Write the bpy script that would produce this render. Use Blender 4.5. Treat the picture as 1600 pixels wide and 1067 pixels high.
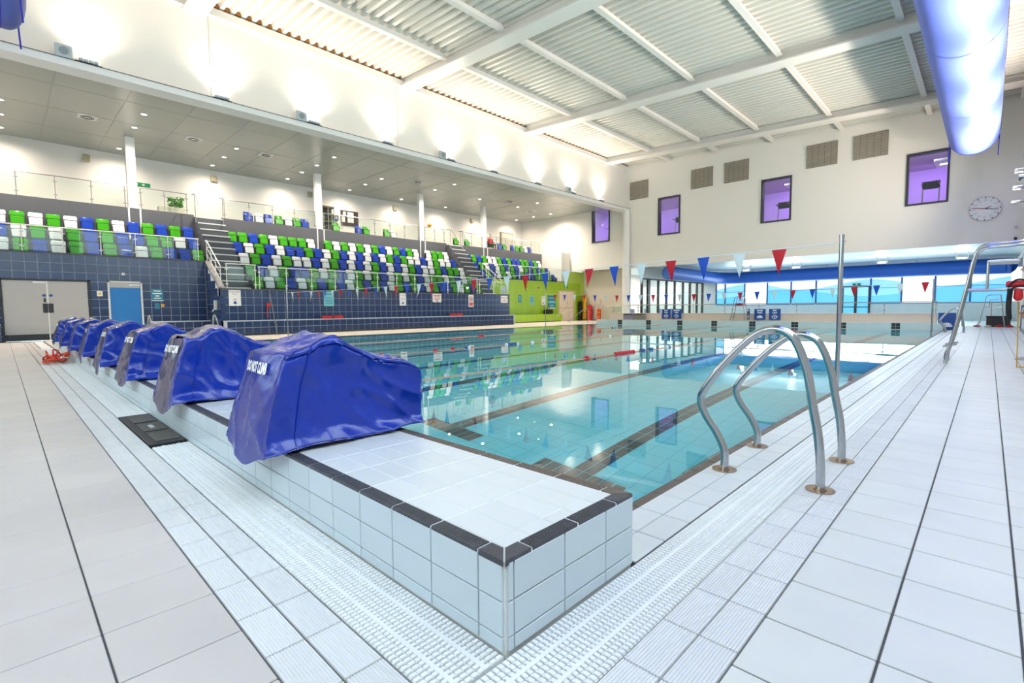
import bpy, bmesh, math, random
from mathutils import Vector, Matrix, noise
from mathutils.bvhtree import BVHTree
R = math.radians
random.seed(7)
for o in list(bpy.data.objects):
    bpy.data.objects.remove(o)
scene = bpy.context.scene
COL = scene.collection

# ------------------------------------------------------------------ camera, world, light, exposure
cam_d = bpy.data.cameras.new('camera')
cam = bpy.data.objects.new('camera', cam_d)
COL.objects.link(cam)
cam_d.sensor_width = 36.0
cam_d.lens = 36.0 * 770.0 / 1600.0
cam_d.clip_start = .05
cam_d.clip_end = 200
YAW, PITCH, ROLL = R(-43.995), R(-3.825), R(-.4527)
fwd = Vector((math.sin(YAW) * math.cos(PITCH), math.cos(YAW) * math.cos(PITCH), math.sin(PITCH)))
rgt = Vector((math.cos(YAW), -math.sin(YAW), 0))
up = rgt.cross(fwd)
rx = math.cos(ROLL) * rgt + math.sin(ROLL) * up
ux = -math.sin(ROLL) * rgt + math.cos(ROLL) * up
cam.matrix_world = Matrix(((rx.x, ux.x, -fwd.x, 0), (rx.y, ux.y, -fwd.y, 0), (rx.z, ux.z, -fwd.z, 1.02), (0, 0, 0, 1)))
scene.camera = cam

world = bpy.data.worlds.new('world')
scene.world = world
world.use_nodes = True
world.node_tree.nodes['Background'].inputs[0].default_value = (.75, .88, 1, 1)
world.node_tree.nodes['Background'].inputs[1].default_value = 1.0

vs = scene.view_settings
vs.view_transform = 'Standard'
vs.look = 'None'
vs.gamma = 1
vs.use_curve_mapping = False
vs.exposure = 0.66
cy = scene.cycles
cy.use_denoising = True
cy.max_bounces = 8
cy.adaptive_threshold = .02
cy.diffuse_bounces = 3
cy.glossy_bounces = 4
cy.transmission_bounces = 8
cy.transparent_max_bounces = 24
cy.sample_clamp_indirect = 8.0
cy.caustics_reflective = False
cy.caustics_refractive = True
cy.blur_glossy = .5


def light(name, kind, loc, energy, color, direction=None, size=None, size_y=None, spot=None, blend=.5, parent=None):
    d = bpy.data.lights.new(name, kind)
    d.energy = energy
    d.color = color
    if kind == 'AREA':
        d.shape = 'RECTANGLE'
        d.size = size
        d.size_y = size_y or size
    elif kind == 'SPOT':
        d.spot_size = spot
        d.spot_blend = blend
        d.shadow_soft_size = size or .06
    else:
        d.shadow_soft_size = size or .05
    o = bpy.data.objects.new(name, d)
    COL.objects.link(o)
    o.location = loc
    if direction is not None:
        o.rotation_euler = Vector(direction).to_track_quat('-Z', 'Y').to_euler()
    if parent is not None:
        o.parent = parent
        o.location = Vector(loc) - parent.location
    return o


DAY = (.82, .95, .94)
WARM = (1.0, .87, .72)
# daylight through the glazing of the side wall beside the deck, the end wall behind the start and the small hall
for i, yy in enumerate((0.0, 7.4, 14.8, 22.2)):
    light('daylight', 'AREA', (.98, yy, 5.4), 195, DAY, (-1, 0, -.35), 6.0, 3.6)
for i, xx in enumerate((-3.2, -9.4, -15.6)):
    light('daylight', 'AREA', (xx, -5.9, 4.6), 92, DAY, (0, 1, -.2), 5.2, 4.2)
light('daylight', 'AREA', (-8.5, 43.8, 2.2), 260, DAY, (0, -1, 0), 16.0, 1.6)

# ------------------------------------------------------------------ materials


def lin(c):
    return tuple((v / 12.92 if v <= .04045 else ((v + .055) / 1.055) ** 2.4) for v in c)


def hexc(h):
    return lin(tuple(int(h[i:i + 2], 16) / 255 for i in (0, 2, 4)))


MATS = {}


def mat(name, col, rough=.5, metal=0.0, var=0.0, scale=3.0, bump=0.0, bscale=40.0, spec=.5, emit=None, estr=0, coat=0, island=0.0):
    if name in MATS:
        return MATS[name]
    m = bpy.data.materials.new(name)
    m.use_nodes = True
    nt = m.node_tree
    b = nt.nodes['Principled BSDF']
    c = hexc(col) if isinstance(col, str) else col
    b.inputs['Base Color'].default_value = (*c, 1)
    b.inputs['Roughness'].default_value = rough
    b.inputs['Metallic'].default_value = metal
    b.inputs['Specular IOR Level'].default_value = spec
    b.inputs['Coat Weight'].default_value = coat
    tc = nt.nodes.new('ShaderNodeTexCoord')
    if var or island:
        mul = nt.nodes.new('ShaderNodeMixRGB')
        mul.blend_type = 'MULTIPLY'
        mul.inputs[0].default_value = 1
        mul.inputs[1].default_value = (*c, 1)
        nz = nt.nodes.new('ShaderNodeTexNoise')
        nz.inputs['Scale'].default_value = scale
        nz.inputs['Detail'].default_value = 4
        geo = nt.nodes.new('ShaderNodeNewGeometry')
        nt.links.new(geo.outputs['Position'], nz.inputs['Vector'])
        mr = nt.nodes.new('ShaderNodeMapRange')
        mr.inputs[1].default_value = .3
        mr.inputs[2].default_value = .7
        mr.inputs[3].default_value = 1 - var
        mr.inputs[4].default_value = 1
        nt.links.new(nz.outputs['Fac'], mr.inputs[0])
        last = mr.outputs[0]
        if island:
            oi = nt.nodes.new('ShaderNodeObjectInfo')
            ad = nt.nodes.new('ShaderNodeMath')
            ad.operation = 'ADD'
            nt.links.new(oi.outputs['Random'], ad.inputs[0])
            nt.links.new(geo.outputs['Random Per Island'], ad.inputs[1])
            fr = nt.nodes.new('ShaderNodeMath')
            fr.operation = 'FRACT'
            nt.links.new(ad.outputs[0], fr.inputs[0])
            m2 = nt.nodes.new('ShaderNodeMapRange')
            m2.inputs[3].default_value = 1 - island
            m2.inputs[4].default_value = 1
            nt.links.new(fr.outputs[0], m2.inputs[0])
            mm = nt.nodes.new('ShaderNodeMath')
            mm.operation = 'MULTIPLY'
            nt.links.new(last, mm.inputs[0])
            nt.links.new(m2.outputs[0], mm.inputs[1])
            last = mm.outputs[0]
        nt.links.new(last, mul.inputs[2])
        nt.links.new(mul.outputs[0], b.inputs['Base Color'])
    if bump:
        nb = nt.nodes.new('ShaderNodeTexNoise')
        nb.inputs['Scale'].default_value = bscale
        nb.inputs['Detail'].default_value = 3
        nt.links.new(tc.outputs['Object'], nb.inputs['Vector'])
        bp = nt.nodes.new('ShaderNodeBump')
        bp.inputs['Strength'].default_value = bump
        bp.inputs['Distance'].default_value = .01
        nt.links.new(nb.outputs['Fac'], bp.inputs['Height'])
        nt.links.new(bp.outputs[0], b.inputs['Normal'])
    if emit is not None:
        e = hexc(emit) if isinstance(emit, str) else emit
        b.inputs['Emission Color'].default_value = (*e, 1)
        b.inputs['Emission Strength'].default_value = estr
    MATS[name] = m
    return m


def glass_mat(name, tint, ior=1.45, rough=0.0, base=.0):
    m = bpy.data.materials.new(name)
    m.use_nodes = True
    nt = m.node_tree
    nt.nodes.clear()
    out = nt.nodes.new('ShaderNodeOutputMaterial')
    mix = nt.nodes.new('ShaderNodeMixShader')
    tr = nt.nodes.new('ShaderNodeBsdfTransparent')
    gl = nt.nodes.new('ShaderNodeBsdfGlossy')
    lw = nt.nodes.new('ShaderNodeLayerWeight')
    lw.inputs[0].default_value = .5
    pw = nt.nodes.new('ShaderNodeMath')
    pw.operation = 'POWER'
    pw.inputs[1].default_value = 5
    nt.links.new(lw.outputs['Facing'], pw.inputs[0])
    fr = nt.nodes.new('ShaderNodeMath')
    fr.operation = 'MULTIPLY_ADD'
    fr.inputs[1].default_value = .96
    fr.inputs[2].default_value = .02
    nt.links.new(pw.outputs[0], fr.inputs[0])
    tr.inputs[0].default_value = (*tint, 1)
    gl.inputs['Roughness'].default_value = rough
    ad = nt.nodes.new('ShaderNodeMath')
    ad.operation = 'ADD'
    ad.use_clamp = True
    ad.inputs[1].default_value = base
    nt.links.new(fr.outputs[0], ad.inputs[0])
    nt.links.new(ad.outputs[0], mix.inputs[0])
    nt.links.new(tr.outputs[0], mix.inputs[1])
    nt.links.new(gl.outputs[0], mix.inputs[2])
    nt.links.new(mix.outputs[0], out.inputs[0])
    MATS[name] = m
    return m


M_TILE = mat('deck_tile', 'E2E4E3', .42, var=.07, scale=2.5, island=.05)
M_TILEW = mat('deck_tile_start', 'CFC8C5', .42, var=.10, scale=1.6, island=.06)
M_GROUT = mat('dark_grout', '55565A', .9)
M_GROOVE = mat('grooved_tile', 'E7E8EB', .45, var=.05, island=.05)
M_GRATE = mat('white_grate', 'F0F2F4', .4, var=.04, scale=6)
M_PLAT = mat('platform_tile', 'D9DDDF', .3, var=.04, island=.05)
M_RISER = mat('riser_tile', 'CFDDE6', .28, var=.04, island=.05)
M_GROUTL = mat('light_grout', 'E9E9E8', .8, var=.12, scale=8)
M_NOSE = mat('charcoal_nosing', '4A4B55', .4, var=.45, scale=14, bump=.3, bscale=120)
M_NOSEB = mat('brown_nosing', '6A5E57', .45, var=.3, scale=9)
M_BLUET = mat('navy_tile', '223A68', .22, var=.12, scale=1.2, island=.18)
M_GROUTW = mat('pale_grout', 'B9C2D2', .8)
M_GREEN = mat('lime_tile', 'A6CC22', .35, var=.08, scale=1.5, island=.06)
M_GREENG = mat('lime_grout', 'BBD45C', .7)
M_WALL = mat('white_wall', 'F5F0E9', .7, var=.02, scale=.6)
M_WALLC = mat('cream_wall', 'E6DBCC', .7, var=.02, scale=.6)
M_CEIL = mat('metal_ceiling', 'B2B7B0', .3, var=.05, scale=.5, spec=.6)
M_JOINT = mat('ceiling_joint', 'A9AEAA', .6)
M_WHITE = mat('white_paint', 'F2F0EE', .45)
M_STEELW = mat('white_steel', 'EFEBE6', .4)
M_DECK = mat('roof_sheet', 'E2E0D8', .38, var=.04, scale=.4)
M_FOAM = mat('foam_filler', 'A8743F', .9)
M_GREY = mat('grey_fascia', '54565D', .55, var=.06)
M_DGREY = mat('dark_carpet', '4B4B50', .8, var=.1)
M_NOSW = mat('step_nosing', 'E3E3E0', .6)
M_CHROME = mat('brushed_steel', 'B4B7BB', .12, metal=1)
M_STEEL = mat('satin_steel', 'B3B0AC', .35, metal=1)
M_BRONZE = mat('flange_steel', 'B79F8C', .22, metal=1)
M_GLASS = glass_mat('clear_glass', (.94, .98, .96), 1.45, 0, .0)
M_VINYL = mat('blue_vinyl', '0A2F9E', .22, var=.15, scale=5, bump=.35, bscale=16, spec=.5, coat=.12)
M_BAND = mat('slate_vinyl', '403D66', .25, var=.2, scale=6, bump=.3, bscale=24, coat=.2)
M_SGREEN = mat('seat_green', '3DA012', .3, var=.05)
M_SBLUE = mat('seat_blue', '1740B0', .3, var=.05)
M_SWHITE = mat('seat_white', 'E1E3E6', .3, var=.05)
M_DARK = mat('dark_metal', '25272B', .45)
M_BLACK = mat('black_rubber', '141518', .6)
M_RED = mat('flag_red', 'D01028', .55)
M_BLUE = mat('flag_blue', '1550C4', .55)
M_FWHITE = mat('flag_white', 'E4EEF2', .55)
M_ROPE = mat('white_rope', 'DCE6EE', .6)
M_RESCUE = mat('rescue_red', 'E0242C', .45)
M_ORANGE = mat('orange_plastic', 'D8491C', .5, var=.2, scale=20)
M_YELLOW = mat('yellow_plastic', 'E9B21C', .5)
M_SIGNB = mat('sign_blue', '1F4A97', .4)
M_SIGNT = mat('sign_teal', '1C7F9C', .4)
M_SIGNC = mat('sign_cyan', '7CC6CF', .45)
M_SIGNW = mat('sign_white', 'F3F1EF', .45)
M_TXTW = mat('print_white', 'FFFFFF', .6)
M_TXTR = mat('print_red', 'D23A35', .6)
M_TXTG = mat('print_grey', '6D6D72', .6)
M_DOORG = mat('door_grey', 'B8B6B4', .5, var=.03)
M_DOORB = mat('door_blue', '0F78C4', .4)
M_DOORC = mat('door_cream', 'F2DFCB', .45)
M_FRAME = mat('window_frame', '3A3A3C', .4)
M_LOUVRE = mat('louvre_grey', 'A9A195', .5)
M_LOUVD = mat('louvre_dark', '7E776D', .7)
M_DUCT = mat('duct_fabric', '6A80EA', .5, var=.05, scale=2, bump=.1, bscale=6)
M_DUCTD = mat('duct_end_fabric', '2028B4', .45, var=.1, bump=.2, bscale=5)
M_DUCTB = mat('duct_blue', '1C5CC0', .45, var=.06)
M_BENCH = mat('bench_cream', 'E3CDBB', .4, var=.05)
M_POOLW = mat('pool_wall_tile', 'DDE6E6', .25, var=.05, island=.05)
M_LAMP = mat('lamp_glow', (1, .95, .88), .5, emit=(1, .93, .82), estr=9)
M_LAMPO = mat('fitting_grey', 'B9C2C8', .4)
M_EXIT = mat('exit_green', '0F8A4C', .5)
M_PURPLE = mat('gym_wall', 'CBC3DC', .6)

# pool water: a clear refracting surface with a faint ripple
wm = bpy.data.materials.new('pool_water')
wm.use_nodes = True
nt = wm.node_tree
b = nt.nodes['Principled BSDF']
b.inputs['Base Color'].default_value = (.80, .985, 1, 1)
b.inputs['Roughness'].default_value = 0
b.inputs['IOR'].default_value = 1.333
b.inputs['Transmission Weight'].default_value = 1
geo = nt.nodes.new('ShaderNodeNewGeometry')
nz = nt.nodes.new('ShaderNodeTexNoise')
nz.inputs['Scale'].default_value = 1.3
nz.inputs['Detail'].default_value = 2
bp = nt.nodes.new('ShaderNodeBump')
bp.inputs['Strength'].default_value = .05
bp.inputs['Distance'].default_value = .02
nt.links.new(geo.outputs['Position'], nz.inputs['Vector'])
nt.links.new(nz.outputs['Fac'], bp.inputs['Height'])
nt.links.new(bp.outputs[0], b.inputs['Normal'])
M_WATER = wm

M_PFLOOR = mat('pool_floor_tile', '86F0FF', .4, var=.05, scale=.7, island=.06)
M_PLINE = mat('pool_line_tile', '47545A', .4, var=.1, island=.1)
M_PGROUT = mat('pool_grout', '5FD2E2', .8)

# ------------------------------------------------------------------ mesh helpers


def woff(o):
    v = Vector((0, 0, 0))
    while o is not None:
        v = v + o.location
        o = o.parent
    return v


class MB:
    def __init__(s):
        s.v = []
        s.f = []
        s.m = []

    def add(s, vs, fs, mi=0):
        n = len(s.v)
        s.v += [tuple(p) for p in vs]
        s.f += [tuple(i + n for i in f) for f in fs]
        s.m += [mi] * len(fs)
        return s

    def box(s, x0, y0, z0, x1, y1, z1, mi=0):
        x0, x1 = min(x0, x1), max(x0, x1)
        y0, y1 = min(y0, y1), max(y0, y1)
        z0, z1 = min(z0, z1), max(z0, z1)
        return s.add([(x0, y0, z0), (x1, y0, z0), (x1, y1, z0), (x0, y1, z0), (x0, y0, z1), (x1, y0, z1), (x1, y1, z1), (x0, y1, z1)],
                     [(0, 3, 2, 1), (4, 5, 6, 7), (0, 1, 5, 4), (1, 2, 6, 5), (2, 3, 7, 6), (3, 0, 4, 7)], mi)

    def bbox(s, x0, y0, z0, x1, y1, z1, bv=.004, mi=0):
        """box with chamfered upright and top edges"""
        n = len(s.v)
        bm = bmesh.new()
        bmesh.ops.create_cube(bm, size=1)
        for v in bm.verts:
            v.co = ((x0 + x1) / 2 + v.co.x * (x1 - x0), (y0 + y1) / 2 + v.co.y * (y1 - y0), (z0 + z1) / 2 + v.co.z * (z1 - z0))
        bmesh.ops.bevel(bm, geom=list(bm.edges), offset=bv, segments=1, affect='EDGES')
        bm.verts.ensure_lookup_table()
        bm.verts.index_update()
        s.add([v.co[:] for v in bm.verts], [tuple(v.index for v in f.verts) for f in bm.faces], mi)
        bm.free()
        return s

    def prism(s, poly, axis, a0, a1, mi=0):
        """poly in the two other axes (order x,y,z without axis), extruded along axis a0..a1"""
        def put(p, a):
            q = list(p)
            q.insert(axis, a)
            return tuple(q)
        n = len(poly)
        vs_ = [put(p, a0) for p in poly] + [put(p, a1) for p in poly]
        fs = [tuple(range(n - 1, -1, -1)), tuple(range(n, 2 * n))]
        for i in range(n):
            j = (i + 1) % n
            fs.append((i, j, n + j, n + i))
        return s.add(vs_, fs, mi)

    def tube(s, path, r, n=8, cap=True, mi=0):
        pts = [Vector(p) for p in path]
        rs = r if isinstance(r, (list, tuple)) else [r] * len(pts)
        t0 = (pts[1] - pts[0]).normalized()
        ref = Vector((0, 0, 1)) if abs(t0.z) < .9 else Vector((1, 0, 0))
        u = t0.cross(ref).normalized()
        rings = []
        for i, p in enumerate(pts):
            if i == 0:
                t = t0
            elif i == len(pts) - 1:
                t = (pts[i] - pts[i - 1]).normalized()
            else:
                t = ((pts[i + 1] - pts[i]).normalized() + (pts[i] - pts[i - 1]).normalized()).normalized()
            u = (u - t * u.dot(t)).normalized()
            w = t.cross(u)
            rings.append([p + (u * math.cos(2 * math.pi * k / n) + w * math.sin(2 * math.pi * k / n)) * rs[i] for k in range(n)])
        vs_ = [v for rg in rings for v in rg]
        fs = []
        for i in range(len(pts) - 1):
            for k in range(n):
                k2 = (k + 1) % n
                fs.append((i * n + k, i * n + k2, (i + 1) * n + k2, (i + 1) * n + k))
        if cap:
            fs.append(tuple(range(n - 1, -1, -1)))
            m0 = (len(pts) - 1) * n
            fs.append(tuple(range(m0, m0 + n)))
        return s.add(vs_, fs, mi)

    def disc(s, c, r, h, n=24, axis=2, mi=0):
        poly = [(math.cos(2 * math.pi * k / n) * r, math.sin(2 * math.pi * k / n) * r) for k in range(n)]
        o = [i for i in range(3) if i != axis]
        poly = [(p[0] + c[o[0]], p[1] + c[o[1]]) for p in poly]
        return s.prism(poly, axis, c[axis], c[axis] + h, mi)

    def ring(s, c, r0, r1, h, n=24, axis=2, mi=0):
        vs_ = []
        o = [i for i in range(3) if i != axis]
        for rr in (r0, r1):
            for a in (0, h):
                for k in range(n):
                    q = [0, 0, 0]
                    q[o[0]] = c[o[0]] + math.cos(2 * math.pi * k / n) * rr
                    q[o[1]] = c[o[1]] + math.sin(2 * math.pi * k / n) * rr
                    q[axis] = c[axis] + a
                    vs_.append(tuple(q))
        fs = []
        for k in range(n):
            j = (k + 1) % n
            fs += [(k, j, n + j, n + k), (2 * n + k, 3 * n + k, 3 * n + j, 2 * n + j), (n + k, n + j, 3 * n + j, 3 * n + k), (k, 2 * n + k, 2 * n + j, j)]
        return s.add(vs_, fs, mi)

    def mesh(s, name, mats, off=(0, 0, 0), smooth=False):
        me = bpy.data.meshes.new(name)
        me.from_pydata([(p[0] - off[0], p[1] - off[1], p[2] - off[2]) for p in s.v], [], s.f)
        ml = mats if isinstance(mats, (list, tuple)) else [mats]
        for m_ in ml:
            me.materials.append(m_)
        if len(ml) > 1:
            me.polygons.foreach_set('material_index', s.m)
        if smooth:
            me.polygons.foreach_set('use_smooth', [True] * len(me.polygons))
        me.update()
        return me

    def build(s, name, mats, parent=None, smooth=False, local=False):
        off = (0, 0, 0) if (parent is None or local) else woff(parent)
        o = bpy.data.objects.new(name, s.mesh(name, mats, off, smooth))
        COL.objects.link(o)
        if smooth:
            try:
                o.data.set_sharp_from_angle(angle=R(40))
            except Exception:
                pass
        if parent is not None:
            o.parent = parent
        return o


def fixn(o):
    bm = bmesh.new()
    bm.from_mesh(o.data)
    bmesh.ops.recalc_face_normals(bm, faces=bm.faces)
    bm.to_mesh(o.data)
    bm.free()
    return o


def tag(o, label=None, cat=None, group=None, kind=None):
    if label:
        o['label'] = label
    if cat:
        o['category'] = cat
    if group:
        o['group'] = group
    if kind:
        o['kind'] = kind
    return o


def thing(name, label, cat, loc=(0, 0, 0), group=None, kind=None):
    o = bpy.data.objects.new(name, None)
    o.empty_display_size = .1
    COL.objects.link(o)
    o.location = loc
    return tag(o, label, cat, group, kind)


def inst(name, me, parent, loc, rot=(0, 0, 0)):
    o = bpy.data.objects.new(name, me)
    COL.objects.link(o)
    o.parent = parent
    p = woff(parent) if parent is not None else (0, 0, 0)
    o.location = (loc[0] - p[0], loc[1] - p[1], loc[2] - p[2])
    o.rotation_euler = rot
    return o


def copy_tree(o, parent=None):
    c = o.copy()
    COL.objects.link(c)
    c.parent = parent
    for ch in o.children:
        copy_tree(ch, c)
    return c


def smooth_path(pts, n=6):
    P = [Vector(p) for p in pts]
    P = [P[0] * 2 - P[1]] + P + [P[-1] * 2 - P[-2]]
    out = []
    for i in range(1, len(P) - 2):
        for k in range(n):
            t = k / n
            a, b_, c, d = P[i - 1], P[i], P[i + 1], P[i + 2]
            out.append(.5 * ((2 * b_) + (c - a) * t + (2 * a - 5 * b_ + 4 * c - d) * t * t + (-a + 3 * b_ - 3 * c + d) * t ** 3))
    out.append(P[-2])
    return out


FONT_CACHE = {}


def text_verts(body, size=.1, weight=.0):
    """flat lettering in XY, centred, as verts and faces"""
    key = (body, size, weight)
    if key in FONT_CACHE:
        return FONT_CACHE[key]
    cu = bpy.data.curves.new('lettering', 'FONT')
    cu.body = body
    cu.size = size
    cu.align_x = 'CENTER'
    cu.align_y = 'CENTER'
    cu.offset = weight
    cu.resolution_u = 2
    o = bpy.data.objects.new('lettering', cu)
    COL.objects.link(o)
    dg = bpy.context.evaluated_depsgraph_get()
    me = bpy.data.meshes.new_from_object(o.evaluated_get(dg))
    vv = [v.co[:] for v in me.vertices]
    ff = [tuple(p.vertices) for p in me.polygons]
    bpy.data.objects.remove(o)
    bpy.data.curves.remove(cu)
    bpy.data.meshes.remove(me)
    FONT_CACHE[key] = (vv, ff)
    return vv, ff


def lettering(parent, body, size, org, xdir, ydir, m, weight=0.0, sx=1.0):
    vv, ff = text_verts(body, size, weight)
    o0, xd, yd = Vector(org), Vector(xdir), Vector(ydir)
    mb = MB()
    mb.add([o0 + xd * (p[0] * sx) + yd * p[1] for p in vv], ff)
    return mb.build('lettering', m, parent)


# ------------------------------------------------------------------ setting: decks
XR, YB = 1.06, -6.0
PX0, PX1, PY0, PY1 = -18.2, -1.31, 1.72, 26.72
WZ = -.012


def tile_mesh(name, w, d, m, h=.012):
    return MB().bbox(-w / 2, -d / 2, -h, w / 2, d / 2, 0, .0025).mesh(name, m)


def joined(mb, name, m, parent):
    return tag(mb.build(name, m, parent), kind='stuff')


def tquad(mb, x0, y0, x1, y1, z=0, g=.004):
    mb.add([(x0 + g, y0 + g, z), (x1 - g, y0 + g, z), (x1 - g, y1 - g, z), (x0 + g, y1 - g, z)], [(0, 1, 2, 3)])


# --- deck beside the pool (towards the side wall)
fl = MB().box(-.49, YB, -.25, XR, 33.0, -.006).box(PX1, PY0, -.25, -.98, 33.0, -.006)
floor_r = tag(fl.build('floor', M_GROUT), 'white tiled deck along the ladder side of the pool', kind='structure')
MB().box(-1.0, YB, -.25, -.49, 33, -.035).build('gutter_channel', M_GRATE, floor_r)
tm = tile_mesh('deck_tile', .295, .292, M_TILE)
cols = [-.49 + .302 * i for i in range(6)]
rest = MB()
for i in range(5):
    x0, x1 = cols[i], min(cols[i + 1], XR)
    y = 2.60 - .30 * 28
    while y < 32.9:
        if 1.0 < y < 17.5:
            inst('deck_tile', tm, floor_r, ((x0 + x1) / 2, y + .15, 0))
        else:
            tquad(rest, x0, y, x1, y + .30)
        y += .30
joined(rest, 'deck_tile_field', M_TILE, floor_r)


def groove_mesh(name, w, d, n, m):
    """grooved tile: ridges run along local y"""
    mb = MB()
    prof = [(-w / 2, -.012)]
    p = w / n
    for i in range(n):
        a = -w / 2 + i * p
        prof += [(a + .12 * p, -.003), (a + .25 * p, 0), (a + .75 * p, 0), (a + .88 * p, -.003)]
    prof += [(w / 2, -.012)]
    vs_ = [(q[0], -d / 2, q[1]) for q in prof] + [(q[0], d / 2, q[1]) for q in prof]
    k = len(prof)
    fs = [(i, i + 1, k + i + 1, k + i) for i in range(k - 1)] + [tuple(range(k - 1, -1, -1)), tuple(range(k, 2 * k))]
    mb.add(vs_, fs)
    return mb.mesh(name, m)


gm = groove_mesh('grooved_tile', .116, .244, 12, M_GROOVE)
rest = MB()
for j in range(2):
    xc = -.73 + .12 * j + .06
    y = 2.21 - .25 * 6
    while y < 32.9:
        if y < 15:
            inst('grooved_tile', gm, floor_r, (xc, y + .125, 0))
        else:
            tquad(rest, xc - .06, y, xc + .06, y + .25)
        y += .25
joined(rest, 'grooved_tile_field', M_GROOVE, floor_r)


def grate_mesh(name, w, L, m):
    """gutter grate module: slats across local x, laid along local y, on two ribs"""
    mb = MB()
    n = 12
    p = L / n
    for i in range(n):
        a = -L / 2 + i * p
        mb.box(-w / 2 + .002, a + .003, -.024, w / 2 - .002, a + p - .003, -.006)
        for q in range(10):
            u0 = -w / 2 + .003 + (w - .006) * q / 10
            mb.bbox(u0 + .0018, a + .0034, -.010, u0 + (w - .006) / 10 - .0018, a + p - .0034, -.001, .002)
    for xr in (-.20 * w, .20 * w):
        mb.box(xr - .007, -L / 2, -.02, xr + .007, L / 2, .0005)
    mb.box(-w / 2, -L / 2, -.034, w / 2, L / 2, -.030)
    return mb.mesh(name, m)


grm = grate_mesh('gutter_grate', .246, .25, M_GRATE)
y = .745
rest = MB()
while y < 32.9:
    if y < 24:
        inst('gutter_grate', grm, floor_r, (-.855, y + .125, 0))
    else:
        tquad(rest, -.98, y, -.73, y + .25, -.002, .01)
    y += .25
joined(rest, 'gutter_grate_field', M_GRATE, floor_r)
pm = tile_mesh('edge_tile', .131, .244, M_PLAT)
rest = MB()
for j in range(2):
    xc = -.98 - .135 * j - .0675
    y = 1.72
    while y < 26.7:
        if y < 18:
            inst('edge_tile', pm, floor_r, (xc, y + .125, 0))
        else:
            tquad(rest, xc - .0675, y, xc + .0675, y + .25)
        y += .25
joined(rest, 'edge_tile_field', M_PLAT, floor_r)
nm = MB().bbox(-.03, -.122, -.04, .03, .122, -.001, .004).mesh('nosing_tile', M_NOSEB)
y = 1.72
while y < 26.6:
    inst('nosing_tile', nm, floor_r, (-1.28, y + .125, 0))
    y += .25

# --- deck behind the starting platform
fl = MB().box(-24.4, YB, -.25, -.49, .485, -.006).box(-24.4, .485, -.25, -.99, 1.02, -.035)
floor_s = tag(fl.build('floor', M_GROUT), 'beige tiled deck behind the starting platform', kind='structure')
tm2 = tile_mesh('deck_tile', .294, .309, M_TILEW)
rest = MB()
ys = [.485 - .315 * k for k in range(21)]
for r_ in range(20):
    y1, y0 = ys[r_], ys[r_ + 1]
    x = -1.68 + .30 * 3
    while x > -24.2:
        if r_ < 3 and x < -.9:
            inst('deck_tile', tm2, floor_s, (x - .15, (y0 + y1) / 2, 0))
        else:
            tquad(rest, x - .30, y0, x, y1)
        x -= .30
joined(rest, 'deck_tile_field', M_TILEW, floor_s)
rest = MB()
for j in range(2):
    yc = .485 + .1225 * j + .061
    x = -.74
    while x > -24.2:
        if x > -13:
            inst('grooved_tile', gm, floor_s, (x - .125, yc, 0), (0, 0, R(90)))
        else:
            tquad(rest, x - .25, yc - .061, x, yc + .061)
        x -= .25
joined(rest, 'grooved_tile_field', M_TILEW, floor_s)
x = -.985
rest = MB()
while x > -24.2:
    if x > -19 and not (-6.05 < x - .125 < -4.55):
        inst('gutter_grate', grm, floor_s, (x - .125, .857, 0), (0, 0, R(90)))
    elif x <= -19:
        tquad(rest, x - .25, .735, x, .98, -.002, .01)
    x -= .25
joined(rest, 'gutter_grate_field', M_GRATE, floor_s)

# --- deck in front of the seating
fl = MB().box(-24.4, 1.02, -.25, PX0, 33.8, -.006).box(PX0, 27.75, -.25, PX1, 33.8, -.006)
M_TILEB = mat('deck_tile_beige', 'E8DDD0', .42, var=.07, scale=1.5, island=.05)
floor_l = tag(fl.build('floor', mat('beige_grout', 'C3B9AC', .85)), 'beige tiled deck below the seating', kind='structure')
rest = MB()
for i in range(20):
    for j in range(109):
        tquad(rest, PX0 - .30 * (i + 1), 1.05 + .30 * j, PX0 - .30 * i, 1.35 + .30 * j, 0)
for i in range(56):
    for j in range(20):
        tquad(rest, PX0 + .30 * i, 27.78 + .30 * j, PX0 + .30 * (i + 1), 28.08 + .30 * j, 0)
joined(rest, 'deck_tile_field', M_TILEB, floor_l)

# --- starting platform
PZ = .285
plat = thing('starting_platform', 'long white tiled starting platform with charcoal edge tiles between pool and deck', 'pool platform', (-1, 1.35, 0))
core = MB().box(-18.6, .988, -.2, -.990, 1.70, PZ - .003)
MB().box(-18.6, .983, .274, -.986, 1.703, PZ - .004).build('grout_bed', M_GROUTL, plat)
core.build('platform_core', M_GROUTL, plat)
rt = [MB().bbox(-.1175, -.006, z0 + .002, .1175, .006, z1 - .002, .002).mesh('riser_tile', M_RISER) for z0, z1 in ((.155, .276), (.045, .155), (0, .045))]
rest = MB()
for k, (z0, z1) in enumerate(((.155, .276), (.045, .155), (0, .045))):
    MB().bbox(-1.098, .980, z0 + .002, -.996, .991, z1 - .002, .002).build('riser_tile', M_RISER, plat)
    x = -1.10
    while x > -18.5:
        if x > -16 and k < 2 or x > -9:
            inst('riser_tile', rt[k], plat, (x - .12, .985, 0))
        else:
            rest.box(x - .238, .979, z0 + .002, x - .002, .991, z1 - .002)
        x -= .24
    for y0, y1 in ((.996, 1.018), (1.02, 1.263), (1.265, 1.508), (1.51, 1.70)):
        MB().bbox(-.994, y0 + .001, z0 + .002, -.982, y1 - .001, z1 - .002, .002).build('riser_tile', M_RISER, plat)
tt = tile_mesh('top_tile', .236, .116, M_PLAT)
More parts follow.
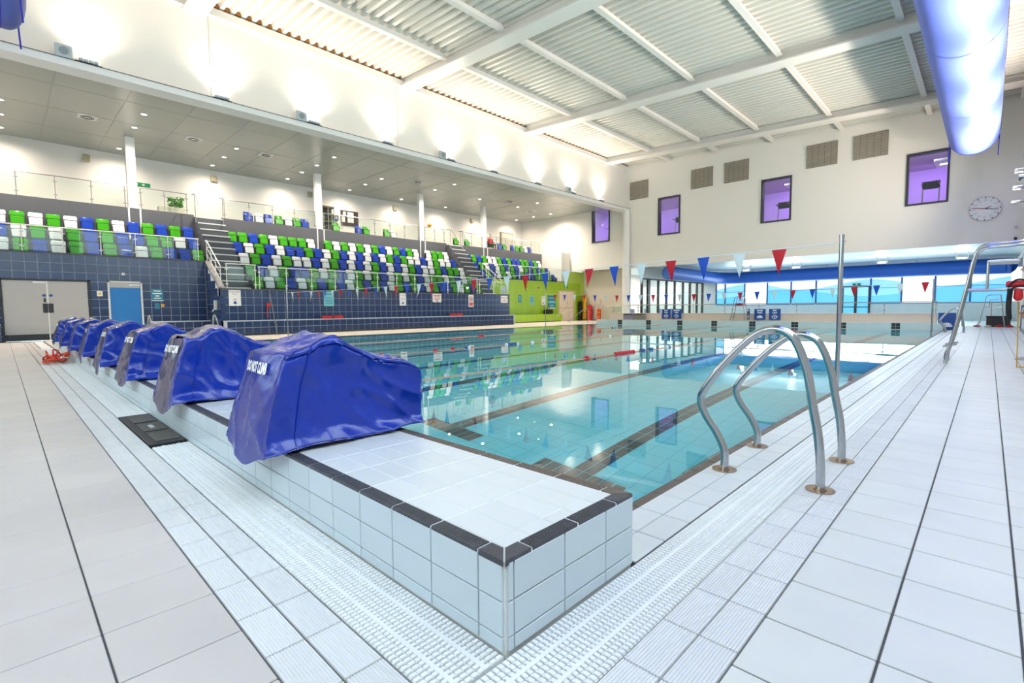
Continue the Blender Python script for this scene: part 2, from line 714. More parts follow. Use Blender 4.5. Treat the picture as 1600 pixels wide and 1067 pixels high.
for r_ in range(5):
    y0 = 1.04 + .12 * r_
    x = -1.10
    MB().bbox(-1.098, y0 + .002, PZ - .01, -1.042, y0 + .118, PZ, .002).build('top_tile', M_PLAT, plat)
    while x > -18.5:
        if x > -12.2:
            inst('top_tile', tt, plat, (x - .12, y0 + .06, PZ))
        else:
            tquad(rest, x - .24, y0, x, y0 + .12, PZ - .001)
        x -= .24
joined(rest, 'platform_tile_field', M_PLAT, plat)


def nosing_mesh(L, m, n=7):
    """square-edged nosing: grooves along local x"""
    w = .058
    prof = [(-w / 2, -.018)]
    p = w / n
    for i in range(n):
        a = -w / 2 + i * p
        prof += [(a + .1 * p, -.002), (a + .28 * p, .001), (a + .72 * p, .001), (a + .9 * p, -.002)]
    prof += [(w / 2, -.018)]
    k = len(prof)
    vs_ = [(-L / 2, q[0], q[1]) for q in prof] + [(L / 2, q[0], q[1]) for q in prof]
    fs = [(i + 1, i, k + i, k + i + 1) for i in range(k - 1)] + [tuple(range(k)), tuple(range(2 * k - 1, k - 1, -1))]
    return MB().add(vs_, fs).mesh('edge_nosing', m)


ne, neb = nosing_mesh(.229, M_NOSE), nosing_mesh(.230, M_NOSEB, 3)
x = -1.10
while x > -18.5:
    inst('edge_nosing', ne, plat, (x - .12, 1.008, PZ))
    inst('edge_nosing', neb, plat, (x - .12, 1.672, PZ))
    x -= .24
for poly, m_ in (([(-1.096, .979), (-.988, .979), (-1.044, 1.036), (-1.096, 1.036)], M_NOSE), ([(-.983, .983), (-.983, 1.096), (-1.041, 1.096), (-1.041, 1.041)], M_NOSE),
                 ([(-.983, 1.586), (-.983, 1.697), (-1.041, 1.640), (-1.041, 1.586)], M_NOSE), ([(-1.096, 1.645), (-1.042, 1.645), (-.988, 1.70), (-1.096, 1.70)], M_NOSEB)):
    fixn(MB().prism(poly, 2, PZ - .018, PZ + .001).build('edge_nosing', m_, plat))
for yy in (1.22, 1.46):
    inst('edge_nosing', ne, plat, (-1.012, yy, PZ), (0, 0, R(90)))

# --- pool basin, lane lines, water


def pz(y):
    return -1.85 + .8 * (y - PY0) / 25


bas = MB()
bas.add([(PX0, PY0, pz(PY0)), (PX1, PY0, pz(PY0)), (PX1, PY1, pz(PY1)), (PX0, PY1, pz(PY1))], [(0, 1, 2, 3)], 1)
bas.add([(PX0, PY0, -2), (PX0, PY1, -2), (PX0, PY1, -.006), (PX0, PY0, -.006)], [(0, 1, 2, 3)])
bas.add([(PX1, PY0, -2), (PX1, PY1, -2), (PX1, PY1, -.006), (PX1, PY0, -.006)], [(3, 2, 1, 0)])
bas.add([(PX0, PY0, -2), (PX1, PY0, -2), (PX1, PY0, .27), (PX0, PY0, .27)], [(3, 2, 1, 0)])
basin = tag(bas.build('pool_basin', [M_PFLOOR, M_PGROUT]), 'pale aqua tiled swimming pool basin with dark lane lines', 'pool', kind='structure')
MB().box(PX0, PY1, -2, PX1, 27.2, .28).build('end_wall', M_POOLW, basin)
fm = MB()
nx, ny = 67, 100
for i in range(nx):
    for j in range(ny):
        x0, y0 = PX0 + .252 * i, PY0 + .25 * j
        fm.add([(x0 + .005, y0 + .005, pz(y0) + .004), (x0 + .247, y0 + .005, pz(y0) + .004), (x0 + .247, y0 + .245, pz(y0 + .25) + .004), (x0 + .005, y0 + .245, pz(y0 + .25) + .004)], [(0, 1, 2, 3)])
joined(fm, 'floor_tile_field', M_PFLOOR, basin)
LANES = [-2.84 - 1.945 * k for k in range(8)]
for lx in LANES:
    lm_ = MB()

    def ltile(x0, y0, x1, y1):
        lm_.add([(x0 + .004, y0 + .004, pz(y0) + .009), (x1 - .004, y0 + .004, pz(y0) + .009), (x1 - .004, y1 - .004, pz(y1) + .009), (x0 + .004, y1 - .004, pz(y1) + .009)], [(0, 1, 2, 3)])
    for j in range(82):
        y0 = 3.95 + .25 * j
        ltile(lx - .125, y0, lx, y0 + .25)
        ltile(lx, y0, lx + .125, y0 + .25)
    for ye in (3.70, 24.45):
        for i in range(8):
            ltile(lx - .5 + .125 * i, ye, lx - .375 + .125 * i, ye + .25)
    tag(lm_.build('lane_line', M_PLINE, basin), kind='stuff')
mk = MB()
for a in (-.15, .003):
    for c_ in ((-.13, -.005), (.005, .13)):
        mk.bbox(a + .002, -.008, c_[0] - .06, a + .147, 0, c_[1] - .06, .002)
mkm = mk.mesh('lane_marker', M_DARK)
for lx in LANES:
    inst('lane_marker', mkm, basin, (lx, PY1, .195))
wt = MB()
wt.add([(PX0, PY0, WZ), (PX1, PY0, WZ), (PX1, PY1, WZ), (PX0, PY1, WZ)], [(0, 1, 2, 3)])
tag(wt.build('pool_water', M_WATER), 'calm clear turquoise water filling the swimming pool', 'water', kind='stuff')

# --- low bench wall beyond the far end of the pool
bw = thing('end_bench', 'low cream bench wall along the far end of the pool', 'bench', (-9.5, 27.5, 0))
MB().box(-17.5, 27.2, 0, -1.56, 27.75, .64).build('bench_body', M_BENCH, bw)
for i in range(13):
    x0 = -17.5 + 15.94 / 13 * i
    MB().bbox(x0 + .003, 27.18, .64, x0 + 15.94 / 13 - .003, 27.77, .68, .006).build('seat_slab', M_BENCH, bw)

# ------------------------------------------------------------------ setting: walls
ZR = lambda x: 11.27 - .043 * (x + 19.1)      # underside of roof deck


def tiled_wall(parent, xf, y0, y1, z0, z1, p, m, holes=(), ymax=99, zoff=None):
    """tiles on a plane x=xf facing +x; nearer ones are parts, the rest one field"""
    tmesh = MB().bbox(-.008, -p / 2 + .006, -p / 2 + .006, .006, p / 2 - .006, p / 2 - .006, .003).mesh('wall_tile', m)
    rest_ = MB()
    n = 0
    rows = int(math.ceil((z1 - z0) / p - .01))
    j = 0
    while y0 + j * p < y1 - .02:
        for i in range(rows):
            zb = max(z0, z1 - (i + 1) * p)
            zt = z1 - i * p
            ya, yb = y0 + j * p, min(y1, y0 + (j + 1) * p)
            if any(yb > h[0] + .02 and ya < h[1] - .02 and zt > h[2] + .02 and zb < h[3] - .02 for h in holes):
                yc, zc = (ya + yb) / 2, (zb + zt) / 2
                if any(h[0] - .03 < yc < h[1] + .03 and h[2] - .03 < zc < h[3] + .03 for h in holes):
                    continue
            full = abs(zt - zb - p) < .01 and abs(yb - ya - p) < .01
            if full and n < 290 and ya < ymax:
                inst('wall_tile', tmesh, parent, (xf, (ya + yb) / 2, (zb + zt) / 2))
                n += 1
            else:
                rest_.box(xf - .008, ya + .006, zb + .006, xf + .006, yb - .006, zt - .006)
        j += 1
    if rest_.v:
        joined(rest_, 'wall_tile_field', m, parent)


# tall wall with the doors, left of the first aisle
wl = MB().box(-24.5, YB, 2.2, -24.3, 6.23, 3.12).box(-24.5, YB, 0, -24.3, .02, 2.2).box(-24.5, 2.40, 0, -24.3, 2.90, 2.2).box(-24.5, 3.98, 0, -24.3, 6.23, 2.2)
wall_l = tag(wl.build('wall_left', M_GROUTW), 'navy tiled wall with grey double doors and a blue door', kind='structure')
tiled_wall(wall_l, -24.3, -5.82, 6.23, .0, 3.12, .325, M_BLUET, ((.0, 2.42, 0, 2.2), (2.88, 4.0, 0, 2.2)))
MB().box(-24.55, YB, 3.12, -24.24, 6.25, 3.17).build('coping', M_GREY, wall_l)
# lower wall under the middle stand with its return and bench
wm_ = MB().box(-22.7, 6.24, 0, -22.5, 23.1, 1.89)
wall_m = tag(wm_.build('wall_left', M_GROUTW), 'navy tiled wall under the middle seating stand', kind='structure')
tiled_wall(wall_m, -22.5, 6.24, 23.1, .61, 1.89, .32, M_BLUET, ymax=30)
MB().box(-22.75, 6.24, 1.89, -22.44, 23.12, 1.94).build('coping', M_GREY, wall_m)
rw = MB().prism([(-24.5, 0), (-22.5, 0), (-22.5, 1.89), (-24.3, 3.12), (-24.5, 3.12)], 1, 6.24, 6.40)
wall_rt = tag(rw.build('wall_left', M_GROUTW), 'navy tiled return wall with sloping top beside the stair', kind='structure')
for i in range(6):
    for j in range(9):
        xa, zb = -24.28 + .30 * i, .325 * j
        if zb + .3 < 3.12 - (xa + .30 + 24.3) * .683:
            MB().bbox(xa + .005, 6.226, zb + .005, xa + .295, 6.242, zb + .32, .003).build('wall_tile', M_BLUET, wall_rt)
MB().prism([(-24.3, 3.12), (-22.46, 1.89), (-22.46, 1.96), (-24.3, 3.19)], 1, 6.2, 6.44).build('coping', M_GREY, wall_rt)
# tiled benches along the walls
bt = MB().box(-22.43, 6.30, .06, -22.0, 23.05, .60)
bench_m = tag(bt.build('tiled_bench', M_GROUTW), 'long navy tiled bench with white edge below the middle stand', 'bench')
bpm = MB().bbox(-.006, -.154, -.124, .008, .154, .124, .003).mesh('bench_tile', M_BLUET)
for j in range(52):
    for i in range(2):
        inst('bench_tile', bpm, bench_m, (-22.0, 6.47 + .32 * j, .45 - .262 * i))
MB().box(-22.43, 6.28, .595, -21.985, 23.06, .615).build('edge_trim', M_FWHITE, bench_m)
MB().box(-22.44, 6.32, 0, -22.04, 23.03, .06).build('plinth', M_DARK, bench_m)
for nm_, ya, yb, lab in (('tiled_bench', YB, -.02, 'short navy tiled bench beside the grey double doors'), ('tiled_bench', 4.15, 6.22, 'short navy tiled bench beside the blue door')):
    bo = tag(MB().box(-24.28, ya, .06, -23.9, yb, .60).build(nm_, M_GROUTW), lab, 'bench')
    j = 0
    y = yb - .16
    while y > max(ya, -3) + .16:
        for i in range(2):
            inst('bench_tile', bpm, bo, (-23.9, y, .45 - .262 * i))
        y -= .32
    MB().box(-24.28, ya, .595, -23.88, yb + .01, .615).build('edge_trim', M_FWHITE, bo)
    MB().box(-24.28, ya, 0, -23.93, yb - .02, .06).build('plinth', M_DARK, bo)
# lime wall under the end stand
wg = MB().box(-24.5, 23.1, 0, -24.3, 33.8, 3.06).box(-24.5, 31.6, 3.06, -24.3, 33.8, 3.95).box(-24.5, 23.0, 0, -22.6, 23.1, 1.89)
wall_g = tag(wg.build('wall_left', M_GREENG), 'lime green tiled wall under the end seating stand', kind='structure')
tgm = MB().bbox(-.008, -.296, -.296, .006, .296, .296, .003).mesh('wall_tile', M_GREEN)
for j in range(17):
    for i in range(5):
        yc, zc = 23.45 + .6 * j, .31 + .6 * i
        if 30.2 < yc < 32.6 and zc < 2.4 or zc > 2.9 and yc < 31.7:
            continue
        inst('wall_tile', tgm, wall_g, (-24.3, yc, zc))
MB().box(-24.55, 23.1, 3.05, -24.24, 31.6, 3.10).build('coping', M_GREY, wall_g)
gb = tag(MB().box(-24.28, 24.2, .06, -23.75, 30.2, .58).build('tiled_bench', M_GREEN), 'lime green tiled bench along the lime wall', 'bench')
for j in range(10):
    MB().bbox(-23.75, 24.22 + .6 * j, .08, -23.742, 24.78 + .6 * j, .56, .003).build('bench_tile', M_GREEN, gb)
MB().box(-24.28, 24.25, 0, -23.8, 30.15, .06).build('plinth', M_DARK, gb)

# far wall over the opening to the small hall, with four window openings
WIN = [(-22.36, -20.75), (-16.83, -15.22), (-10.12, -8.47), (-3.26, -1.61)]
WZ0, WZ1 = 6.02, 8.59
fw = MB().box(-30.2, 32.2, 3.95, XR + .2, 32.5, WZ0).box(-30.2, 32.2, WZ1, XR + .2, 32.5, 12.2)
xs = [-30.2] + [v for w in WIN for v in w] + [XR + .2]
for i in range(0, len(xs), 2):
    fw.box(xs[i], 32.2, WZ0, xs[i + 1], 32.5, WZ1)
fw.box(-30.2, 32.2, 0, -24.5, 32.5, 3.95)
wall_f = tag(fw.build('wall_far', M_WALL), 'white far wall with gym windows and louvres above the small hall', kind='structure')
MB().box(-19.0, 32.15, 3.9, XR, 32.2, 3.95).build('edge_trim', M_WHITE, wall_f)
# side wall by the deck: solid low, glazed band high
wr = MB().box(XR, YB, 0, XR + .25, 33, 3.3).box(XR, YB, 7.6, XR + .25, 33, 11.5)
for y0, y1 in ((YB, -3.2), (3.2, 4.2), (10.6, 11.6), (18, 19), (25.4, 33)):
    wr.box(XR, y0, 3.3, XR + .25, y1, 7.6)
wall_r = tag(wr.build('wall_right', M_WALL), 'white side wall with a high glazed band', kind='structure')
wb = MB().box(-30.2, YB - .25, 0, XR + .25, YB, 2.3).box(-30.2, YB - .25, 6.9, XR + .25, YB, 12)
for x0, x1 in ((-30.2, -18.3), (-13, -12), (-6.8, -5.8), (-.6, XR + .25)):
    wb.box(x0, YB - .25, 2.3, x1, YB, 6.9)
tag(wb.build('wall_back', M_WALL), 'white end wall with high windows behind the start', kind='structure')
n_w = 1
for y0, y1 in ((-3.2, 3.2), (4.2, 10.6), (11.6, 18), (19, 25.4)):
    w_ = MB().box(XR + .06, y0, 3.3, XR + .08, y1, 7.6)
    o = tag(w_.build('window_%d' % n_w, M_GLASS), kind='structure')
    f_ = MB()
    for k in range(5):
        yy = y0 + (y1 - y0) * k / 4
        f_.box(XR + .04, yy - .04, 3.3, XR + .12, yy + .04, 7.6)
    f_.build('window_frame', M_FRAME, o)
    n_w += 1
for x0, x1 in ((-18.3, -13), (-12, -6.8), (-5.8, -.6)):
    o = tag(MB().box(x0, YB - .1, 2.3, x1, YB - .08, 6.9).build('window_%d' % n_w, M_GLASS), kind='structure')
    f_ = MB()
    for k in range(4):
        xx = x0 + (x1 - x0) * k / 3
        f_.box(xx - .04, YB - .14, 2.3, xx + .04, YB - .04, 6.9)
    f_.build('window_frame', M_FRAME, o)
    n_w += 1
# gallery shell
tag(MB().box(-30.2, YB, 0, -29.9, 32.2, 12).build('wall_gallery', M_WALL), 'white back wall of the spectator gallery', kind='structure')
up_ = MB().box(-19.6, YB, 8.15, -19.35, 32.2, 11.6)
wall_u = tag(up_.build('wall_upper', M_WALL), 'white upper wall above the gallery ceiling edge', kind='structure')
MB().box(-19.7, YB, 7.97, -19.05, 32.2, 8.17).build('ledge', M_WHITE, wall_u)
MB().box(-19.06, YB, 8.17, -19.03, 32.2, 8.185).build('cable_tray', M_DARK, wall_u)
for yy in (5.4, 12.75):
    MB().box(-19.37, yy - .012, 8.17, -19.33, yy + .012, 10.9).build('panel_joint', M_WALLC, wall_u)
MB().box(-19.36, YB, 10.95, -19.2, 32.2, 11.2).build('eaves_trim', M_STEELW, wall_u)
ce = MB().box(-29.9, YB, 8.45, -19.6, 32.2, 8.6)
ceil_g = tag(ce.build('ceiling', M_CEIL), 'grey metal panel ceiling over the spectator gallery', kind='structure')
cp = MB().bbox(-1.27, -.925, -.012, 1.27, .925, 0, .006).mesh('ceiling_panel', M_CEIL)
for i in range(4):
    for j in range(20):
        inst('ceiling_panel', cp, ceil_g, (-28.62 + 2.56 * i, -5.0 + 1.88 * j, 8.45))

# ------------------------------------------------------------------ roof
rf = MB()
per = .345
prof = []
y = YB
while y < 32.2:
    prof += [(y, 0), (y + .13, 0), (y + .175, .13), (y + .30, .13)]
    y += per
prof.append((y, 0))
x0, x1 = -19.6, XR + .25
vs_ = [(x0, p[0], ZR(x0) + p[1]) for p in prof] + [(x1, p[0], ZR(x1) + p[1]) for p in prof]
k = len(prof)
rf.add(vs_, [(i, k + i, k + i + 1, i + 1) for i in range(k - 1)])
roof = tag(rf.build('ceiling', M_DECK), 'ribbed metal roof sheeting over the pool hall', kind='structure')
ff_ = MB()
y = YB
while y < 32.2:
    ff_.prism([(y + .13, ZR(-19.3)), (y + .175, ZR(-19.3) + .13), (y + .30, ZR(-19.3) + .13), (y + .345, ZR(-19.3))], 0, -19.34, -19.24)
    y += per
joined(ff_, 'foam_filler', M_FOAM, roof)
MB().box(x0, YB, 11.55, x1, 32.4, 11.65).build('roof_cover', M_DECK, roof)
for i, yy in enumerate((5.0, 13.2, 21.4, 29.6)):
    bmx = MB()
    for (a, b2, t, u_) in ((-.33, .33, -.40, -.34), (-.12, .12, -.34, 0)):
        bmx.add([(x_, yy + q, ZR(x_) + z_) for x_ in (-19.4, XR) for q, z_ in ((a, t), (b2, t), (b2, u_), (a, u_))],
                [(0, 1, 2, 3), (7, 6, 5, 4), (0, 4, 5, 1), (1, 5, 6, 2), (2, 6, 7, 3), (3, 7, 4, 0)])
    tag(fixn(bmx.build('trim_%d' % (i + 1), M_STEELW)), 'white steel roof beam across the pool hall', kind='structure')
n = 5
for xx in (-16.0, -12.75, -9.5, -6.1, -2.45, .75):
    z_ = ZR(xx)
    bmx = MB()
    for a, b2 in ((YB, 4.67), (5.33, 12.87), (13.53, 21.07), (21.73, 29.27), (29.93, 32.2)):
        bmx.box(xx - .10, a, z_ - .21, xx + .10, b2, z_ - .17).box(xx - .03, a, z_ - .17, xx + .03, b2, z_)
    tag(bmx.build('trim_%d' % n, M_STEELW), 'white steel purlin under the roof sheeting', kind='structure')
    n += 1

# ------------------------------------------------------------------ gallery terraces, stairs, upstands
XK = [-22.95 - .80 * k for k in range(5)]
ZK = [2.00 + .575 * k for k in range(5)]
ZT = [z - .30 for z in ZK]
UZ = 5.35                                       # upper gallery floor


def terrace(y0, y1, first, xw, label):
    mb = MB()
    for k in range(first, 5):
        xf = xw - .12 if k == first else XK[k] + .45
        mb.box(-26.6, y0, ZT[k] - .575 if k > first else ZT[k] - .3, xf, y1, ZT[k])
    o = tag(mb.build('seating_terrace', M_DGREY), label, kind='structure')
    return o


terrace(7.6, 21.2, 0, -22.5, 'grey stepped terrace of the middle stand')
terrace(YB, 6.44, 2, -24.3, 'grey stepped terrace of the stand over the doors')
terrace(22.4, 31.3, 2, -24.3, 'grey stepped terrace of the end stand')
tag(MB().box(-29.9, YB, UZ - .3, -26.79, 32.2, UZ).box(-27.3, YB, 3.0, -27.1, 32.2, UZ - .3).build('gallery_floor', M_DGREY), 'grey upper floor of the spectator gallery', kind='structure')
for (y0, y1), lab in zip(((6.44, 7.6), (21.2, 22.4)), ('stair beside the stand over the doors', 'stair beside the end stand')):
    st = thing('aisle_stair', 'grey ' + lab + ' with pale step edges', 'stairs', (-24.5, y0, 1.4))
    for i in range(12):
        zt = 1.70 + (UZ - 1.70) * (i + 1) / 12
        xf = -23.0 - .30 * i
        s_ = MB().box(-26.9, y0 + .005, zt - .29, xf, y1 - .005, zt).build('step', M_GREY, st)
        MB().box(xf - .06, y0 + .01, zt - .001, xf + .008, y1 - .01, zt + .006).box(xf, y0 + .01, zt - .045, xf + .008, y1 - .01, zt).build('step_nosing', M_NOSW, s_)
    MB().box(-23.0, y0 + .005, 1.4, -22.78, y1 - .005, 1.70).build('landing', M_GREY, st)
for nm_, segs, lab in (('stand over the doors', ((YB, 4.02), (4.06, 4.42), (4.46, 6.44)), 'a'), ('middle stand', ((7.6, 12.25), (12.29, 12.62), (12.66, 19.05), (19.09, 19.42), (19.46, 21.2)), 'b'), ('end stand', ((22.4, 24.6), (24.64, 24.98), (25.02, 31.1)), 'c')):
    us = thing('upstand', 'grey panelled upstand behind the top row of the ' + nm_, 'parapet', (-26.6, segs[0][0], ZT[4]))
    us['kind'] = 'structure'
    for a, b2 in segs:
        MB().bbox(-26.78, a, ZT[4], -26.55, b2, 5.45, .006).build('upstand_panel', M_GREY, us)
    for a, b2 in segs[1:]:
        MB().box(-26.56, a - .05, ZT[4], -26.545, a + .01, 5.45).build('joint_strip', M_NOSW, us)
tag(MB().box(-26.95, 31.1, 3.1, -24.5, 32.2, 5.45).build('gallery_infill', M_WALL), 'white infill block at the end of the end stand', kind='structure')
for yy in (4.22, 12.45, 19.25, 24.8):
    lab = {4.22: 'in the stand over the doors', 12.45: 'in the longer glass run of the middle stand', 19.25: 'at the end of the middle stand', 24.8: 'in the end stand'}[yy]
    c_ = thing('gallery_column', 'square white column ' + lab, 'column', (-26.75, yy, UZ))
    MB().bbox(-26.92, yy - .16, UZ, -26.60, yy + .16, 8.45, .015).build('shaft', M_WHITE, c_)
    MB().box(-26.95, yy - .19, UZ, -26.57, yy + .19, UZ + .06).build('base_plate', M_WHITE, c_)
col_ = thing('round_column', 'tall round white column at the corner of gallery and far wall', 'column', (-19.2, 32.0, 0))
MB().disc((-19.2, 31.95, 0), .26, 7.97, 28).build('shaft', M_WHITE, col_, smooth=True)
MB().disc((-19.2, 31.95, 0), .29, .12, 28).build('base_collar', M_WHITE, col_)

# ------------------------------------------------------------------ seats


def seat_proto(m):
    root = thing('stadium_seat', 'x', 'seat')
    bk = MB()      # curved back shell, faces +x (towards the pool), local origin at tread level
    n = 8
    front, back = [], []
    for i in range(n + 1):
        t = i / n * 2 - 1
        yy = .205 * t
        dx = -.045 * (1 - t * t)
        for zz, xx, kz in ((.36, .02, .9), (.62, -.03, 1), (.76, -.05, .99), (.80, -.075, .80)):
            front.append((xx + dx, yy * kz, zz))
    rows_ = 4
    fs = []
    for i in range(n):
        for j in range(rows_ - 1):
            a = i * rows_ + j
            fs.append((a, a + rows_, a + rows_ + 1, a + 1))
    nv = len(front)
    vs_ = front + [(p[0] - .03, p[1], p[2]) for p in front]
    fs2 = fs + [tuple(nv + q for q in reversed(f)) for f in fs]
    per_ = [i * rows_ for i in range(n + 1)]
    for i in range(n):
        a, b2 = i * rows_, (i + 1) * rows_
        fs2 += [(a, nv + a, nv + b2, b2), (a + 3, b2 + 3, nv + b2 + 3, nv + a + 3)]
    for j in range(rows_ - 1):
        fs2 += [(j, j + 1, nv + j + 1, nv + j), (n * rows_ + j, nv + n * rows_ + j, nv + n * rows_ + j + 1, n * rows_ + j + 1)]
    bk.add(vs_, fs2)
    fixn(bk.build('backrest', m, root, smooth=True))
    pan = MB()     # tipped-up seat pan standing in front of the back
    prof = [(.05, .30), (.12, .30), (.14, .33), (.085, .585), (.07, .60), (.045, .585)]
    for a_, b_ in ((-.165, .165),):
        pan.prism([(p[0], p[1]) for p in prof], 1, a_, b_)
    for q in (-1, 1):
        pan.prism([(p[0] - .012, p[1] + .012 if p[1] < .4 else p[1] - .012) for p in prof], 1, min(q * .165, q * .185), max(q * .165, q * .185))
    pan2 = MB().bbox(.09, -.17, .34, .125, .17, .40, .01)
    fixn(pan.build('seat_pan', m, root))
    bracket_gap = MB().box(.0, -.21, .598, .078, .21, .618).box(-.02, -.225, .28, .09, -.205, .60).box(-.02, .205, .28, .09, .225, .60).box(-.02, -.21, .28, .03, .21, .31).box(-.12, -.02, 0, .04, .02, .36)  # first dark bar stands in for gap shade; the rest is the bracket
    bracket_gap.build('bracket', M_DARK, root)
    return root


SEATM = {'G': ('green', M_SGREEN), 'B': ('blue', M_SBLUE), 'W': ('white', M_SWHITE)}
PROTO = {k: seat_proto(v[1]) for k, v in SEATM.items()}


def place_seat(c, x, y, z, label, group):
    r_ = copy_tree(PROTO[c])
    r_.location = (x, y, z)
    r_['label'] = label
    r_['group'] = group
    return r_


ROWN = ['front', 'second', 'third', 'fourth', 'top']
def nb(row, i):
    near = [SEATM[row[j]][0] for j in (i - 1, i + 1) if 0 <= j < len(row) and row[j] != '-']
    if len(near) == 2:
        return 'between two %s ones' % near[0] if near[0] == near[1] else 'between %s and %s ones' % tuple(sorted(near))
    end = 'by the column' if 0 < i < len(row) - 1 else 'at the row end'
    return 'beside a %s one %s' % (near[0], end)


MID = ['GWGBWGBGBWGBGBWGBGBWGBBGWGBG', 'GBWGBBGWGBWGWGBWGWGBWGGWGBWG', 'WGBWGWWBWGBWBWGBWBWGBWWGBGGW', 'BWGBWBBGBWGBWBWBWGBGWWBWGWWB', 'GGBGWGGGW-GWGWGWGBWGBGW-WGGW']
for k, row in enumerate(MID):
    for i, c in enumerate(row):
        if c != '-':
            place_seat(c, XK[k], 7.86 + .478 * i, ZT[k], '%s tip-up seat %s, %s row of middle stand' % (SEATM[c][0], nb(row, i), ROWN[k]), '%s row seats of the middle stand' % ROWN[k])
LEFT = ['WGBWGBGBWGBBG', 'BWGWGBGBBGGWB', 'WGWGWBGWBGBGB']
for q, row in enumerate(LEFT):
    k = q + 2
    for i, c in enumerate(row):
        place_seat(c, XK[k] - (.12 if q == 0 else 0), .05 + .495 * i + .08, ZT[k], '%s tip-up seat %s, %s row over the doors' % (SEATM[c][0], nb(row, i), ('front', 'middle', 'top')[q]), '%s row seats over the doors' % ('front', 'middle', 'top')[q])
RIGHT = ['BGBWGWGBGBBGGBGB', 'BGWBWGBGBWGBGBGB', 'BGBGWWGBGBBGGBGW']
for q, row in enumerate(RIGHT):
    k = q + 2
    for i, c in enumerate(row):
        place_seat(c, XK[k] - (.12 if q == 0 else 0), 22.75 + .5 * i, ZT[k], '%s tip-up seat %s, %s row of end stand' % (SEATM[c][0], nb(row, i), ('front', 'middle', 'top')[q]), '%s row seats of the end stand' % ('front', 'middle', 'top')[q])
UPPER = [(9.2, 'B'), (9.74, 'W'), (10.2, 'B'), (10.75, 'G'), (11.25, 'W'), (11.7, 'G'), (12.15, 'B'), (14.0, 'G'), (15.45, 'B'), (15.95, 'G'), (17.4, 'G'), (17.9, 'W'), (23.1, 'G'), (24.15, 'G'), (27.55, 'B'), (28.05, 'G'), (29.0, 'B'), (29.5, 'G'), (30.05, 'G'), (30.55, 'W'), (31.05, 'B')]
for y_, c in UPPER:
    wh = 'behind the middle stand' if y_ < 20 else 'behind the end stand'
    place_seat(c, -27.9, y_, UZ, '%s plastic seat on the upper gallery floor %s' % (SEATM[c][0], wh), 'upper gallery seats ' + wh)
for p_ in PROTO.values():
    for ch in list(p_.children):
        bpy.data.objects.remove(ch)
    bpy.data.objects.remove(p_)

# ------------------------------------------------------------------ balustrades


def balustrade(x, y0, y1, z0, z1, label, step=1.12, group=None, m=M_STEEL, pr=.02):
    t = thing('glass_balustrade', label, 'balustrade', (x, y0, z0), group)
    n_ = max(1, round((y1 - y0) / step))
    d = (y1 - y0) / n_
    for i in range(n_ + 1):
        yy = y0 + d * i
        p_ = MB().tube([(x, yy, z0), (x, yy, z1)], pr, 8).disc((x, yy, z0), .045, .012, 12).build('post', m, t, smooth=True)
        if z1 - z0 > .6:
            MB().box(x - .02, yy - .06, z0 + .16, x + .02, yy + .06, z0 + .20).box(x - .02, yy - .06, z1 - .24, x + .02, yy + .06, z1 - .20).build('glass_clamp', m, p_)
    for i in range(n_):
        MB().bbox(x - .006, y0 + d * i + .05, z0 + .04, x + .006, y0 + d * (i + 1) - .05, z1 - .07, .002).build('glass_pane', M_GLASS, t)
    MB().tube([(x, y0 - .04, z1), (x, y1 + .04, z1)], .022, 8).build('handrail', m, t, smooth=True)
    return t


balustrade(-22.52, 7.78, 20.3, 1.94, 2.88, 'steel and glass balustrade along the front of the middle stand', 1.14, m=M_NOSW)
balustrade(-22.52, 6.52, 7.62, 1.94, 2.95, 'short glass balustrade at the foot of the first aisle stair', 1.2, m=M_NOSW)
balustrade(-22.52, 20.5, 22.9, 1.94, 2.7, 'short glass balustrade at the foot of the second aisle stair', 1.2, m=M_NOSW)
balustrade(-24.38, -4.7, 6.0, 3.17, 4.08, 'steel and glass balustrade along the wall over the doors', 1.07, m=M_NOSW)
balustrade(-24.38, 22.85, 31.5, 3.10, 4.08, 'steel and glass balustrade along the top of the lime wall', 1.1, m=M_NOSW)
for a, b2, lab in ((YB + .1, 3.95, 'upper glass balustrade over the doors before the first column'), (4.5, 6.2, 'short upper glass balustrade between first column and first aisle'),
                   (7.75, 12.2, 'upper glass balustrade between first aisle and second column'), (12.7, 19.0, 'long upper glass balustrade between second and third columns'),
                   (19.5, 21.1, 'short upper glass balustrade between third column and second aisle'), (22.5, 24.55, 'short upper glass balustrade between second aisle and fourth column'), (25.05, 30.9, 'upper glass balustrade from the fourth column to the gallery end')):
    balustrade(-26.66, a, b2, 5.45, 6.37, lab, 1.05)
for yy, lab in ((6.32, 'first'), (22.46, 'second')):
    h_ = thing('stair_handrail', 'sloping steel handrail beside the %s aisle stair' % lab, 'handrail', (-23.5, yy, 2))
    p0, p1 = Vector((-24.35, yy, 4.05)), Vector((-22.6, yy, 2.86))
    MB().tube([p0, p1], .022, 8).build('rail', M_NOSW, h_, smooth=True)
    for k in range(4):
        q = p0.lerp(p1, k / 3)
        MB().tube([(q.x, yy, q.z - .86), (q.x, yy, q.z)], .018, 8).build('post', M_NOSW, h_, smooth=True)
    for k in (.3, .6):
        MB().tube([p0 - Vector((0, 0, k)), p1 - Vector((0, 0, k))], .008, 6).build('mid_rail', M_NOSW, h_, smooth=True)
